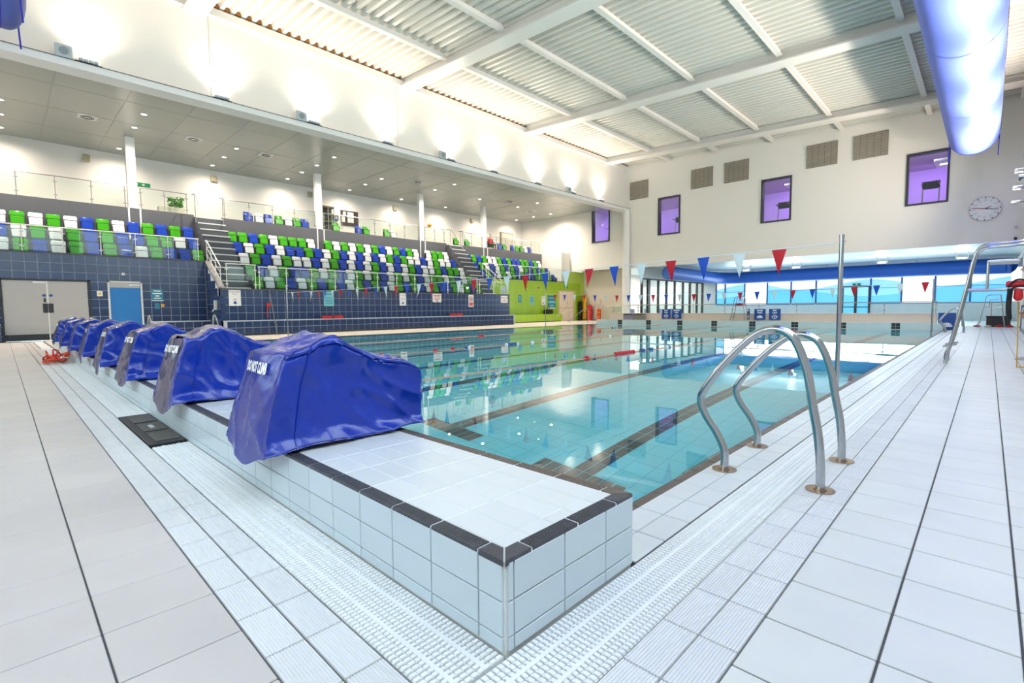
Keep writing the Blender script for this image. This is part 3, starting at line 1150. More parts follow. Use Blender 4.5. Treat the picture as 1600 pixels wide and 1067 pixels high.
for yy, lab in ((6.42, 'stand over the doors'), (7.55, 'start of the middle stand'), (21.27, 'finish of the middle stand'), (22.33, 'end stand')):
    h_ = thing('gallery_handrail', 'bent steel handrail at the top of the aisle by the ' + lab, 'handrail', (-26.7, yy, 5.4))
    pts = smooth_path([(-26.66, yy, 6.37), (-26.2, yy, 6.33), (-25.9, yy, 6.1), (-25.6, yy, 5.7)], 4)
    MB().tube(pts, .02, 8).build('rail', M_STEEL, h_, smooth=True)
    MB().tube([(-26.2, yy, 5.06), (-26.2, yy, 6.33)], .018, 8).build('post', M_STEEL, h_, smooth=True)

# ------------------------------------------------------------------ gallery fittings
DLX = (-28.8, -26.9, -25.1, -23.2)
dl = 0
for j in range(-1, 9):
    yy = .4 + 3.76 * j
    for i, xx in enumerate(DLX):
        if (i == 3 and j % 2 == 0) or (i == 1 and j in (6, 7)):
            continue
        t = thing('downlight', 'round recessed downlight glowing in the gallery ceiling', 'ceiling light', (xx, yy, 8.43), 'gallery ceiling downlights')
        MB().ring((xx, yy, 8.42), .085, .12, .018, 20).build('bezel', M_WHITE, t)
        MB().disc((xx, yy, 8.428), .083, .008, 20).build('lens', M_LAMP, t)
        if i in (0, 2):
            light('downlight_lamp', 'SPOT', (xx, yy, 8.40), 230 if i == 0 else 900, WARM, (0, 0, -1), .08, spot=R(165), blend=1.0, parent=t)
for k, (xx, yy) in enumerate(((-25.0, 2.7), (-25.0, 6.2), (-25.1, 9.2), (-24.2, 17.3), (-24.2, 25.0), (-25.5, 28.6))):
    t = thing('ceiling_diffuser', 'square white air diffuser in the gallery ceiling ' + ('over the doors', 'over the first aisle', 'over the start of the middle stand', 'over the third column', 'over the fourth column', 'over the seated spectator')[k], 'air vent', (xx, yy, 8.43))
    MB().bbox(xx - .30, yy - .30, 8.405, xx + .30, yy + .30, 8.438, .01).build('plate', M_WHITE, t)
    for r_ in (.08, .14, .20):
        MB().ring((xx, yy, 8.395), r_ - .02, r_, .012, 20).build('swirl_ring', M_DARK if r_ > .1 else M_WHITE, t)
for k, yy in enumerate((3.1, 8.23, 13.4, 19.33, 26.43)):
    t = thing('wall_speaker', 'small beige box speaker high on the gallery back wall', 'speaker', (-29.85, yy, 8.0), 'gallery wall speakers')
    MB().bbox(-29.9, yy - .13, 7.84, -29.74, yy + .13, 8.16, .02).build('cabinet', mat('beige_plastic', 'C9BFA4', .5), t)
    MB().bbox(-29.742, yy - .10, 7.87, -29.732, yy + .10, 8.13, .004).build('grille', mat('beige_grille', 'B0A689', .7), t)
# poster cabinet, glazed case, defibrillator, plants, exit signs, door on the back wall
t = thing('notice_board', 'dark framed notice board with white sheets on the gallery wall', 'notice board', (-29.88, 15.95, 6.4))
MB().bbox(-29.88, 15.35, 6.42, -29.84, 16.55, 7.36, .01).build('board', mat('board_brown', '4B3E39', .5), t)
for a, b2, c_, d_ in ((15.42, 15.62, 6.62, 6.95), (15.50, 15.68, 7.02, 7.28), (15.80, 16.22, 6.94, 7.28), (15.80, 16.0, 6.62, 6.90), (16.02, 16.22, 6.62, 6.90)):
    MB().box(-29.84, a, c_, -29.83, b2, d_).build('sheet', M_SIGNW, t)
t = thing('display_case', 'tall glazed display case against the gallery wall', 'display case', (-29.7, 14.35, UZ))
MB().box(-29.9, 13.95, UZ, -29.5, 14.75, UZ + .1).box(-29.9, 13.95, UZ + 1.95, -29.5, 14.75, UZ + 2.05).box(-29.9, 13.95, UZ, -29.87, 14.75, UZ + 2).build('carcass', mat('case_brown', '6B5C52', .5), t)
for yy in (13.95, 14.33, 14.71):
    MB().box(-29.54, yy, UZ + .1, -29.5, yy + .04, UZ + 1.95).build('frame_post', M_STEEL, t)
for zz in (.6, 1.1, 1.55):
    MB().box(-29.87, 13.97, UZ + zz, -29.54, 14.73, UZ + zz + .02).build('shelf', M_STEEL, t)
MB().box(-29.515, 13.98, UZ + .1, -29.505, 14.72, UZ + 1.95).build('glass_pane', M_GLASS, t)
t = thing('wall_cabinet', 'small dark defibrillator cabinet with round pale badge on the wall', 'cabinet', (-29.85, 15.0, 6.7))
MB().bbox(-29.9, 14.85, 6.65, -29.74, 15.16, 7.02, .015).build('case', mat('case_grey', '5A5A60', .5), t)
MB().disc((-29.74, 15.0, 6.80), .09, .008, 20, axis=0).build('badge', mat('badge_blue', '9FA8D0', .5), t)
MB().box(-29.741, 14.88, 6.93, -29.735, 15.13, 7.0).build('yellow_band', M_YELLOW, t)
t = thing('exit_sign', 'green running man exit sign on the gallery wall', 'sign', (-29.87, 5.1, 7.1))
MB().bbox(-29.9, 4.75, 7.08, -29.87, 5.45, 7.26, .004).build('plate', M_EXIT, t)
MB().box(-29.869, 5.15, 7.12, -29.866, 5.20, 7.22).box(-29.869, 5.10, 7.15, -29.866, 5.25, 7.18).build('running_man', M_TXTW, t)
MB().add([(-29.866, 4.82, 7.17), (-29.866, 4.95, 7.22), (-29.866, 4.95, 7.12)], [(0, 1, 2)]).build('arrow', M_TXTW, t)
dr = thing('door_1', 'cream double door on the gallery back wall', 'door', (-29.88, 30.4, UZ))
tag(dr, kind='structure')
MB().box(-29.9, 29.62, UZ, -29.82, 31.15, 7.48).build('door_frame', mat('frame_taupe', '9C9182', .5), dr)
for a, b2 in ((29.70, 30.38), (30.40, 31.07)):
    lf = MB().bbox(-29.84, a, UZ + .02, -29.80, b2, 7.36, .006).build('door_leaf', mat('door_taupe', 'CFC4B2', .5), dr)
    MB().box(-29.80, b2 - .18, 6.1, -29.795, b2 - .08, 7.1).build('vision_panel', M_LAMPO, lf)
pl = thing('potted_plants', 'leafy green plants in a low planter behind the glass', 'plant', (-27.2, 5.9, UZ))
MB().bbox(-27.4, 5.2, UZ, -27.0, 6.2, UZ + .42, .02).build('planter', mat('planter_stone', 'BDB5A6', .7), pl)
lv = MB()
rnd = random.Random(3)
for i in range(160):
    c_ = Vector((-27.2 + rnd.uniform(-.2, .2), 5.9 + rnd.uniform(-.28, .28), UZ + .45 + rnd.uniform(0, .42)))
    d_ = Vector((rnd.uniform(-1, 1), rnd.uniform(-1, 1), rnd.uniform(-.3, 1))).normalized() * .11
    s_ = d_.cross(Vector((rnd.uniform(-1, 1), rnd.uniform(-1, 1), 1))).normalized() * .035
    lv.add([c_ - d_, c_ + s_, c_ + d_, c_ - s_], [(0, 1, 2, 3)])
tag(lv.build('foliage', mat('leaf_green', '4F9A2A', .5, var=.3), pl), kind='stuff')
bl = thing('beach_ball', 'yellow ball resting on the upper balustrade by the second aisle', 'ball', (-26.66, 19.9, 6.41))
sp = bmesh.new()
bmesh.ops.create_uvsphere(sp, u_segments=16, v_segments=10, radius=.13)
me = bpy.data.meshes.new('ball_skin')
sp.to_mesh(me)
sp.free()
me.materials.append(M_YELLOW)
me.polygons.foreach_set('use_smooth', [True] * len(me.polygons))
inst('ball_skin', me, bl, (-26.66, 19.9, 6.53))
MB().ring((-26.66, 19.9, 6.5), .128, .134, .05, 20).build('ball_band', M_ORANGE, bl)

# ------------------------------------------------------------------ doors and fittings of the navy wall
d2 = thing('door_2', 'pale grey double door with dark kick plates in the navy wall', 'door', (-24.3, 1.2, 0))
tag(d2, kind='structure')
MB().box(-24.4, .02, 0, -24.27, .08, 2.2).box(-24.4, 2.34, 0, -24.27, 2.40, 2.2).box(-24.4, .02, 2.14, -24.27, 2.40, 2.2).build('door_frame', M_DARK, d2)
for a, b2, hx in ((.08, 1.205, 1.14), (1.215, 2.34, 1.28)):
    lf = MB().bbox(-24.36, a, .02, -24.31, b2, 2.14, .004).build('door_leaf', M_DOORG, d2)
    MB().box(-24.31, a, .02, -24.305, b2, .24).build('kick_plate', M_DARK, lf)
    MB().bbox(-24.31, hx - .07, 1.0, -24.295, hx + .07, 1.33, .004).build('push_plate', M_DARK, lf)
    MB().disc((-24.31, hx - .02 if hx < 1.2 else hx + .02, 1.62), .05, .006, 20, axis=0).build('fire_door_sign', M_SIGNB, lf)
MB().box(-24.31, 1.19, .02, -24.295, 1.23, 2.14).build('meeting_stile', M_NOSW, d2)
MB().box(-24.31, .85, 2.05, -24.25, 1.18, 2.12).build('door_closer', M_SWHITE, d2)
MB().box(-24.31, 1.10, 1.38, -24.29, 1.16, 1.52).build('lock_plate', M_DARK, d2)
d3 = thing('door_3', 'bright blue single door in the navy wall', 'door', (-24.3, 3.4, 0))
tag(d3, kind='structure')
MB().box(-24.4, 2.90, 0, -24.27, 2.96, 2.2).box(-24.4, 3.92, 0, -24.27, 3.98, 2.2).box(-24.4, 2.90, 2.15, -24.27, 3.98, 2.2).build('door_frame', M_NOSW, d3)
MB().bbox(-24.36, 2.96, .02, -24.31, 3.92, 1.95, .004).build('door_leaf', M_DOORB, d3)
MB().box(-24.36, 2.96, 1.95, -24.31, 3.92, 2.15).build('transom_panel', M_DOORG, d3)
MB().box(-24.31, 3.55, 2.03, -24.25, 3.90, 2.09).build('door_closer', M_SWHITE, d3)
d4 = thing('door_4', 'cream double door in the lime wall', 'door', (-24.3, 31.4, 0))
tag(d4, kind='structure')
MB().box(-24.32, 30.42, 0, -24.26, 32.42, 2.42).build('door_frame', mat('frame_wood', 'D9BE9E', .5), d4)
for a, b2 in ((30.52, 31.42), (31.44, 32.32)):
    lf = MB().bbox(-24.27, a, .02, -24.23, b2, 2.32, .006).build('door_leaf', M_DOORC, d4)
    MB().box(-24.23, a, 1.02, -24.222, b2, 1.06).build('door_rail', mat('rail_tan', 'C79F7C', .5), lf)
MB().disc((-24.23, 31.55, 1.45), .05, .006, 16, axis=0).build('fire_door_sign', M_EXIT, d4)


def wall_sign(name, label, x, y, z, w, h, m, lines=(), extra=None, cat='sign'):
    """flat sign on a wall facing +x; lines: (text, size, dz, material, weight); +y is to the reader's right"""
    t = thing(name, label, cat, (x, y, z))
    MB().bbox(x, y - w / 2, z - h / 2, x + .012, y + w / 2, z + h / 2, .003).build('sign_plate', m, t)
    for tx, sz, dz, mm, wt_ in lines:
        lettering(t, tx, sz, (x + .015, y, z + dz), (0, 1, 0), (0, 0, 1), mm, wt_)
    if extra:
        extra(t, x + .014, y, z)
    return t


def bars(rows, m):
    def f(t, x, y, z):
        mb = MB()
        for w, dz, h in rows:
            mb.box(x, y - w / 2, z + dz - h / 2, x + .002, y + w / 2, z + dz + h / 2)
        mb.build('small_print', m, t)
    return f


def arrow(dz, s, m=M_SIGNB):
    def f(t, x, y, z):
        z += dz
        MB().prism([(y - .35 * s, z + .6 * s), (y + .35 * s, z + .6 * s), (y + .35 * s, z), (y + .8 * s, z), (y, z - .6 * s), (y - .8 * s, z), (y - .35 * s, z)], 0, x, x + .003).build('down_arrow', m, t)
    return f


def both(*fs):
    def f(*a):
        for q in fs:
            q(*a)
    return f


def noentry(t, x, y, z):
    MB().ring((x, y, z + .11), .12, .155, .003, 28, axis=0).build('red_ring', M_TXTR, t)
    MB().prism([(y - .10, z + .19), (y - .07, z + .21), (y + .10, z + .03), (y + .07, z + .01)], 0, x, x + .004).build('red_bar', M_TXTR, t)
    MB().prism([(y - .06, z + .06), (y + .02, z + .17), (y + .08, z + .14), (y - .02, z + .03)], 0, x, x + .002).build('diver_figure', M_DARK, t)
    MB().box(x, y - .14, z - .29, x + .003, y + .14, z - .10).build('red_panel', M_TXTR, t)
    lettering(t, 'No Diving', .055, (x + .005, y, z - .195), (0, 1, 0), (0, 0, 1), M_TXTW)


SX = -22.488
wall_sign('depth_sign', 'white pool depth sign with blue arrow next to the sloping stair wall', SX, 6.78, 1.55, .46, .66, M_SIGNW, (('Pool Depth', .085, .25, M_TXTR, 0), ('Now', .085, .16, M_TXTG, 0)), both(bars(((.13, -.06, .04),), mat('print_tan', 'C7A58C', .6)), arrow(-.2, .12)))
wall_sign('rules_sign', 'pale cyan pool rules notice above the first red rescue tube', SX, 10.83, 1.55, .50, .70, M_SIGNC, (), bars(((.3, .22, .05), (.38, .05, .02), (.36, 0, .02), (.4, -.08, .03), (.38, -.14, .03), (.34, -.22, .04)), M_SIGNT))
wall_sign('depth_sign', 'narrow white depth sign with blue arrow halfway along the navy wall', SX, 14.93, 1.55, .40, .66, M_SIGNW, (('Pool Depth', .075, .22, M_TXTR, 0),), both(bars(((.26, .08, .02), (.2, 0, .02)), M_TXTG), arrow(-.2, .11)))
wall_sign('warning_sign', 'white warning notice with lines of red print on the navy wall', SX, 17.2, 1.66, .62, .50, M_SIGNW, (), both(bars(((.5, .14, .035), (.44, .06, .03), (.46, -.01, .03), (.3, -.08, .03)), M_TXTR), bars(((.14, -.18, .05),), M_DARK)))
wall_sign('no_diving_sign', 'white sign with red no diving symbol on the navy wall', SX, 19.75, 1.50, .40, .72, M_SIGNW, (), noentry)
wall_sign('shallow_end_sign', 'white sign reading SHALLOW END at the finish of the navy wall', SX, 22.6, 1.62, .62, .46, M_SIGNW, (('SHALLOW', .12, .08, M_TXTR, .002), ('END', .13, -.09, M_TXTR, .002)))
LX = -24.288
wall_sign('notice_sign', 'teal notice with white print beside the blue door', LX, 4.46, 1.68, .40, .48, M_SIGNT, (), both(bars(((.24, .16, .04), (.32, .06, .03), (.14, -.04, .05), (.24, -.13, .04)), M_TXTW), bars(((.40, -.225, .03),), M_TXTW)))
wall_sign('alarm_sign', 'small teal sign with amber button below the teal notice', LX, 4.44, 1.24, .16, .24, M_SIGNT, (), lambda t, x, y, z: MB().disc((x, y + .18, z + .02), .065, .03, 16, axis=0).build('amber_button', mat('amber', 'F0B040', .4), t))
wall_sign('hazard_sign', 'small white sign with yellow hazard triangle between the doors', LX, 2.66, 1.71, .17, .20, M_SIGNW, (), lambda t, x, y, z: MB().prism([(y - .06, z - .05), (y + .06, z - .05), (y, z + .06)], 0, x, x + .003).build('yellow_triangle', M_YELLOW, t))
wall_sign('wall_socket', 'small white socket plate on the navy wall above the blue door', LX, 3.4, 2.48, .10, .10, M_SIGNW, (), bars(((.03, 0, .03),), M_TXTG), 'socket')
wall_sign('light_switch', 'white switch plate on the navy wall beside the grey doors', LX, -.18, 1.28, .10, .13, M_SIGNW, (), bars(((.03, 0, .05),), M_TXTG), 'switch')
GX = -24.29
wall_sign('notice_sign', 'small teal notice on the lime wall nearest the navy wall', GX, 26.0, 1.72, .34, .54, M_SIGNT, (), bars(((.2, .14, .08), (.24, 0, .05), (.24, -.12, .05)), M_SIGNC))
wall_sign('rules_sign', 'pale cyan notice between teal and white notices on lime wall', GX, 27.3, 1.62, .42, .66, M_SIGNC, (), bars(((.24, .18, .05), (.3, .05, .03), (.3, -.04, .03), (.3, -.13, .03)), M_SIGNT))
wall_sign('depth_sign', 'white depth sign with blue mark on the lime wall', GX, 28.6, 1.60, .40, .66, M_SIGNW, (), both(bars(((.26, .2, .03),), M_TXTG), arrow(-.18, .11)))
wall_sign('swim_poster', 'large teal swimming poster with white print on the lime wall', GX, 29.6, 1.5, .95, 1.0, M_SIGNT, (), both(bars(((.7, .30, .08), (.8, .0, .16), (.5, -.28, .14)), M_SIGNC), bars(((.95, -.46, .07),), M_SIGNW)), 'poster')
t = wall_sign('exit_sign', 'small green exit sign above the cream door in the lime wall', GX, 31.4, 2.70, .40, .20, M_EXIT, (), bars(((.14, 0, .05),), M_TXTW))
t = thing('fire_alarm_sounder', 'small round red fire sounder on the lime wall', 'alarm', (GX, 28.0, 2.6))
MB().disc((GX, 28.0, 2.55), .07, .06, 16, axis=0).build('sounder', M_RESCUE, t)
MB().disc((GX - .0, 28.0, 2.55), .09, .015, 16, axis=0).build('base', M_SIGNW, t)


def rescue_tube(x, y, z, L, label, rz=0, group=None):
    t = thing('rescue_tube', label, 'rescue tube', (x, y, z))
    pts = [(x, y - L / 2, z + .07), (x, y - L / 2 + .04, z + .07), (x, y + L / 2 - .04, z + .07), (x, y + L / 2, z + .07)]
    MB().tube(pts, [.045, .07, .07, .045], 12).build('foam_body', M_RESCUE, t, smooth=True)
    for s_ in (-1, 1):
        MB().tube([(x, y + s_ * (L / 2 - .02), z + .07), (x, y + s_ * (L / 2 + .10), z + .05)], .018, 8).build('end_strap', M_BLACK, t, smooth=True)
    MB().tube([(x, y - .03, z + .07), (x, y + .03, z + .07)], .073, 12).build('centre_strap', M_BLACK, t, smooth=True)


rescue_tube(-22.2, 10.85, .618, 1.05, 'red foam rescue tube lying below the pale cyan notice')
rescue_tube(-22.2, 18.35, .62, .95, 'red foam rescue tube lying on the navy bench before the no diving sign')
hk = thing('rescue_pole', 'long thin reaching pole leaning on the navy wall', 'pole', (-22.3, 8.1, 0))
MB().tube([(-21.70, 8.12, 0), (-22.40, 8.12, 1.9)], .018, 8).build('shaft', M_CHROME, hk, smooth=True)
MB().tube([(-22.34, 8.0, 1.3), (-22.36, 8.0, .7)], .02, 8).build('rope', M_ORANGE, hk, smooth=True)
MB().bbox(-22.42, 7.98, 1.18, -22.36, 8.14, 1.34, .02).build('red_float', M_RESCUE, hk)
hd = thing('wall_hydrant', 'small grey fitting on the dark return wall of the stair', 'fitting', (-22.9, 6.22, 1.2))
MB().bbox(-23.0, 6.12, 1.05, -22.8, 6.23, 1.45, .02).build('housing', M_LAMPO, hd)
MB().tube([(-22.9, 6.12, 1.1), (-22.9, 6.05, 1.0)], .03, 10).build('spout', M_LAMPO, hd, smooth=True)

# ------------------------------------------------------------------ starting block covers
ZTOP = [(0, .505), (.10, .52), (.22, .575), (.30, .588), (.42, .53), (.55, .47), (.66, .435), (.76, .425), (.84, .405), (.90, .36)]


def ztop(y):
    for (a, za), (b2, zb) in zip(ZTOP, ZTOP[1:]):
        if y <= b2:
            t_ = (y - a) / (b2 - a)
            return za + (zb - za) * t_
    return ZTOP[-1][1]


def make_cover(k):
    sd = 11.3 * k + 2.7
    rnd_ = random.Random(k * 17 + 5)
    hw = .285
    lines_ = []
    for _ in range(9):
        a_ = rnd_.uniform(0, math.pi)
        lines_.append((Vector((rnd_.uniform(-.3, .3), rnd_.uniform(0, .9), rnd_.uniform(.05, .5))), Vector((rnd_.uniform(-.3, .3), math.cos(a_), math.sin(a_))).normalized(), rnd_.uniform(.008, .020), rnd_.uniform(.20, .48)))
    tail = .055 + .03 * rnd_.random() + (.05 if k in (3, 4) else 0)
    tx = -.10 + .2 * rnd_.random()

    def wr(p, amp=1.0):
        """wrinkle: folds running mostly down the cloth"""
        q = Vector((p[0] * 3.2 + sd, p[1] * 3.0 - sd, p[2] * 1.7 + .4 * p[1]))
        a = noise.noise(q)
        r1 = (1 - abs(noise.noise(q * 1.9 + Vector((3, 1, 7))))) ** 3
        r2 = (1 - abs(noise.noise(Vector((p[0] * 5 + sd, (p[1] + .8 * p[2]) * 4.5, (p[2] - .6 * p[1]) * 2.5))))) ** 5
        fold = 0
        for c_, n_, am_, ln_ in lines_:
            d_ = Vector(p) - c_
            h_ = d_.dot(n_)
            al_ = (d_ - n_ * h_).length
            fold += am_ * math.exp(-abs(h_) / .022) * max(0, 1 - al_ / ln_)
        return amp * fold + amp * (.013 * a + .016 * r1 + .020 * r2 - .014)

    def front(x, t_):
        """front sheet: x -1..1 across, t_ 0 at hem .. 1 at the top"""
        y_ = -.035 + .135 * t_ ** 1.3
        drop = -tail * math.exp(-((x - tx) / .55) ** 2) - .012
        z_ = drop + (ztop(.0) - drop) * t_
        w = hw * (1.0 - .10 * t_ + .04 * (1 - t_))
        p = Vector((x * w, y_, z_))
        p.y -= wr(p, .5) + .010 * math.cos(x * 2.6 + k)
        return p

    def side(s_, u, t_):
        """side sheet: u 0..1 front to back, t_ 0 hem..1 top"""
        yb = -.035 + .135 * t_ ** 1.3
        y_ = yb + (.915 - yb) * u
        zt_ = ztop(max(0, min(.9, y_ - .10 * (1 - u))))
        hem = .012 + .014 * math.sin(u * 5 + k) ** 2 - (tail * math.exp(-((s_ - tx) / .55) ** 2) + .012) * max(0, 1 - u * 7)
        z_ = hem + (zt_ - hem) * t_
        w = hw * (1 - .10 * t_ * (1 - u) + .04 * (1 - t_) * (1 - u))
        dent = .045 * math.sin(math.pi * min(1, u * 1.05)) * math.sin(math.pi * t_) * (1 - .5 * u)
        flare = .03 * max(0, .12 - t_) / .12
        p = Vector((s_ * (w - dent + flare), y_, z_))
        p.x += s_ * wr(p, 1.1)
        return p

    def top(x, u):
        y_ = .10 + (.915 - .10) * u
        zt_ = ztop(max(0, min(.9, y_ - .10 * (1 - u))))
        w = hw * (1 - .10 * (1 - u))
        crown = .02 * (1 - x * x)
        p = Vector((x * w, y_, zt_ + crown))
        p.z += wr(p, .9) - .006
        return p

    def backf(x, t_):
        zt_ = ztop(.9)
        p = Vector((x * hw, .915 + .012 * math.sin(math.pi * t_), .012 + (zt_ - .012) * t_))
        p.y += wr(p, .7)
        return p

    bm = bmesh.new()

    def grid(fn, n1, n2, flip=False):
        vs_ = [[bm.verts.new(fn(i / n1, j / n2)) for j in range(n2 + 1)] for i in range(n1 + 1)]
        for i in range(n1):
            for j in range(n2):
                f_ = [vs_[i][j], vs_[i + 1][j], vs_[i + 1][j + 1], vs_[i][j + 1]]
                bm.faces.new(f_[::-1] if flip else f_)
    grid(lambda a, b2: front(a * 2 - 1, b2), 34, 34)
    grid(lambda a, b2: side(1, a, b2), 56, 34)
    grid(lambda a, b2: side(-1, a, b2), 56, 34, True)
    grid(lambda a, b2: top(a * 2 - 1, b2), 34, 56)
    grid(lambda a, b2: backf(a * 2 - 1, b2), 34, 34, True)
    bmesh.ops.remove_doubles(bm, verts=bm.verts, dist=.001)
    # pull the sheet borders together so that the corners close
    bnd = [v for v in bm.verts if any(len(e.link_faces) == 1 for e in v.link_edges)]
    for v in bnd:
        near = [w for w in bnd if w is not v and (w.co - v.co).length < .035]
        if near:
            c_ = v.co.copy()
            for w in near:
                c_ += w.co
            v.co = v.co.lerp(c_ / (len(near) + 1), .8)
    bmesh.ops.remove_doubles(bm, verts=bnd, dist=.009)
    bmesh.ops.smooth_vert(bm, verts=[v for v in bm.verts if v.co.z > .05], factor=.35, use_axis_x=True, use_axis_y=True, use_axis_z=True)
    bmesh.ops.recalc_face_normals(bm, faces=bm.faces)
    for f_ in bm.faces:
        c_ = f_.calc_center_median()
        if -.24 < c_.x < .16 and (f_.normal.y < -.55 or (c_.y < .36 and f_.normal.z > .3 and c_.z > .4)):
            f_.material_index = 1
    bvh = BVHTree.FromBMesh(bm)
    me_ = bpy.data.meshes.new('cover_sheet')
    bm.to_mesh(me_)
    bm.free()
    me_.materials.append(M_VINYL)
    me_.materials.append(M_BAND)
    me_.polygons.foreach_set('use_smooth', [True] * len(me_.polygons))
    order = ['first', 'second', 'third', 'fourth', 'fifth', 'sixth', 'seventh', 'eighth'][k]
    t = thing('starting_block_cover', 'blue vinyl starting block cover, %s from the open corner of the white platform' % order, 'block cover', (LANES[k], .90, PZ + .004))
    t['group'] = 'blue starting block covers'
    o = bpy.data.objects.new('cover_sheet', me_)
    COL.objects.link(o)
    o.parent = t
    vv, ff2 = text_verts('DO NOT CLIMB', .072, .003)
    tb = MB()
    pts = []
    for p in vv:
        q = Vector((p[0] * .60 - .035, 0, .42 + p[1] * 1.1))
        h_ = bvh.ray_cast(Vector((q.x, -1, q.z)), Vector((0, 1, 0)))
        pts.append([q.x, h_[0].y if h_[0] else .05, q.z])
    xm, ym, zm = (sum(p[i_] for p in pts) / len(pts) for i_ in range(3))
    bx_ = sum((p[0] - xm) * (p[1] - ym) for p in pts) / sum((p[0] - xm) ** 2 for p in pts)
    bz_ = sum((p[2] - zm) * (p[1] - ym) for p in pts) / sum((p[2] - zm) ** 2 for p in pts)
    low = min(p[1] - (ym + bx_ * (p[0] - xm) + bz_ * (p[2] - zm)) for p in pts)
    pts = [(p[0], .5 * (p[1] - .004) + .5 * (ym + bx_ * (p[0] - xm) + bz_ * (p[2] - zm) + low) - .003, p[2]) for p in pts]
    tb.add(pts, ff2)
    tb.build('lettering', M_TXTW, t, local=True)
    for s_ in (1, -1):
        MB().tube([side(s_, .16, q / 14) + Vector((s_ * .004, 0, 0)) for q in range(15)], .0035, 6).build('seam', M_VINYL, t, smooth=True, local=True)
    MB().tube([side(1, q / 20, .02) + Vector((.004, 0, 0)) for q in range(21)], .004, 6).build('hem', M_VINYL, t, smooth=True, local=True)


for k in range(8):
    make_cover(k)

# ------------------------------------------------------------------ grab rails, flags, lane ropes


def grab_rail(pts, label, r_=.0235):
    t = thing('grab_rail', label, 'grab rail', (pts[0][0], pts[0][1], 0), )
    MB().tube(smooth_path(pts, 7), r_, 16).build('tube', M_CHROME, t, smooth=True)
    for p in (pts[0], pts[-1]):
        MB().disc((p[0], p[1], 0), .072, .006, 32).disc((p[0], p[1], .006), .032, .006, 24).build('flange', M_BRONZE, t)


PROF = [(-1.155, 0), (-1.158, .12), (-1.21, .23), (-1.28, .33), (-1.313, .42), (-1.28, .51), (-1.16, .68), (-1.04, .81), (-.96, .872), (-.88, .89), (-.81, .862), (-.76, .79), (-.71, .64), (-.68, .46), (-.65, .30), (-.635, .14), (-.632, 0)]
grab_rail([(p[0], 3.11, p[1]) for p in PROF], 'bent steel pool grab rail nearer the starting platform')
grab_rail([(p[0] - .025, 3.80, p[1] * .93) for p in PROF], 'bent steel pool grab rail paired beyond the nearer one')
for yy, lab in ((24.75, 'nearer'), (25.35, 'further')):
    grab_rail([(p[0], yy, p[1]) for p in PROF], '%s steel grab rail by the far bench end' % lab)
for yy, lab in ((3.2, 'nearer the covers'), (5.0, 'further from the covers')):
    grab_rail([(-19.0 - (p[0] + .64), yy, p[1]) for p in PROF], 'steel grab rail beyond the blue covers, %s' % lab)

t = thing('pool_steps', 'submerged ladder treads between the paired grab rails', 'ladder', (-1.33, 3.45, WZ))
for zz in (-.25, -.50, -.75):
    MB().bbox(-1.44, 3.12, zz - .03, -1.33, 3.79, zz, .006).build('tread', M_CHROME, t)


def flag_line(y, zf, x0, x1, step, w, h, start, label, sag):
    t = thing('flag_line', label, 'bunting', (x1, y, 0))

    def zs(x):
        u = (x - x0) / (x1 - x0)
        return zf(x) - sag * 4 * u * (1 - u)
    MB().tube([(x0 + (x1 - x0) * i / 40, y, zs(x0 + (x1 - x0) * i / 40)) for i in range(41)], .006, 6).build('rope', M_ROPE, t, smooth=True)
    mats_ = (M_RED, M_FWHITE, M_BLUE)
    x = start
    i = 0
    rnd_ = random.Random(5)
    while x > x0 + .2:
        z_ = zs(x)
        bend = rnd_.uniform(-.06, .06)
        fl_ = MB()
        n_ = 5
        vs_ = []
        for side_ in (0, .003):
            for q in range(n_ + 1):
                u = q / n_
                ww = w / 2 * (1 - u) + .004
                off = bend * u * u
                vs_ += [(x - ww, y + off + side_ + .012 * u * (1 - u) * 4, z_ - h * u), (x, y + off + side_, z_ - h * u), (x + ww, y + off + side_ - .01 * u, z_ - h * u)]
        fs = []
        for q in range(n_):
            for c_ in range(2):
                a = q * 3 + c_
                fs.append((a, a + 3, a + 4, a + 1))
                b2 = a + (n_ + 1) * 3
                fs.append((b2, b2 + 1, b2 + 4, b2 + 3))
        fl_.add(vs_, fs)
        fl_.build('flag', mats_[i % 3], t, smooth=True)
        x -= step
        i += 1
    return t


flag_line(7.25, lambda x: 1.80 + .008 * (x + 1.35), -18.3, -1.365, .51, .175, .33, -2.04, 'long bunting line of red white and blue flags nearer the covers', .09)
flag_line(21.5, lambda x: 1.80, -18.0, -1.365, .66, .20, .36, -1.55, 'bunting line of red white and blue flags nearer the far bench', .20)
for x, y, hh, lab in ((-1.335, 7.25, 1.86, 'steel flag pole on the ladder side nearer the grab rails'), (-18.35, 7.25, 1.9, 'slim steel flag pole below the middle stand nearer the covers'),
                      (-1.335, 21.5, 1.86, 'steel flag pole on the ladder side nearer the far bench'), (-18.1, 21.5, 1.86, 'slim steel flag pole before the lime wall')):
    t = thing('flag_pole', lab, 'pole', (x, y, 0))
    MB().tube([(x, y, -.05), (x, y, hh)], .026 if x > -5 else .022, 14).build('shaft', M_CHROME, t, smooth=True)
    MB().disc((x, y, hh), .029, .035, 14).build('cap', M_CHROME, t, smooth=True)
    MB().ring((x + .035, y, hh - .05), .008, .014, .006, 12).build('eyelet', M_STEEL, t)


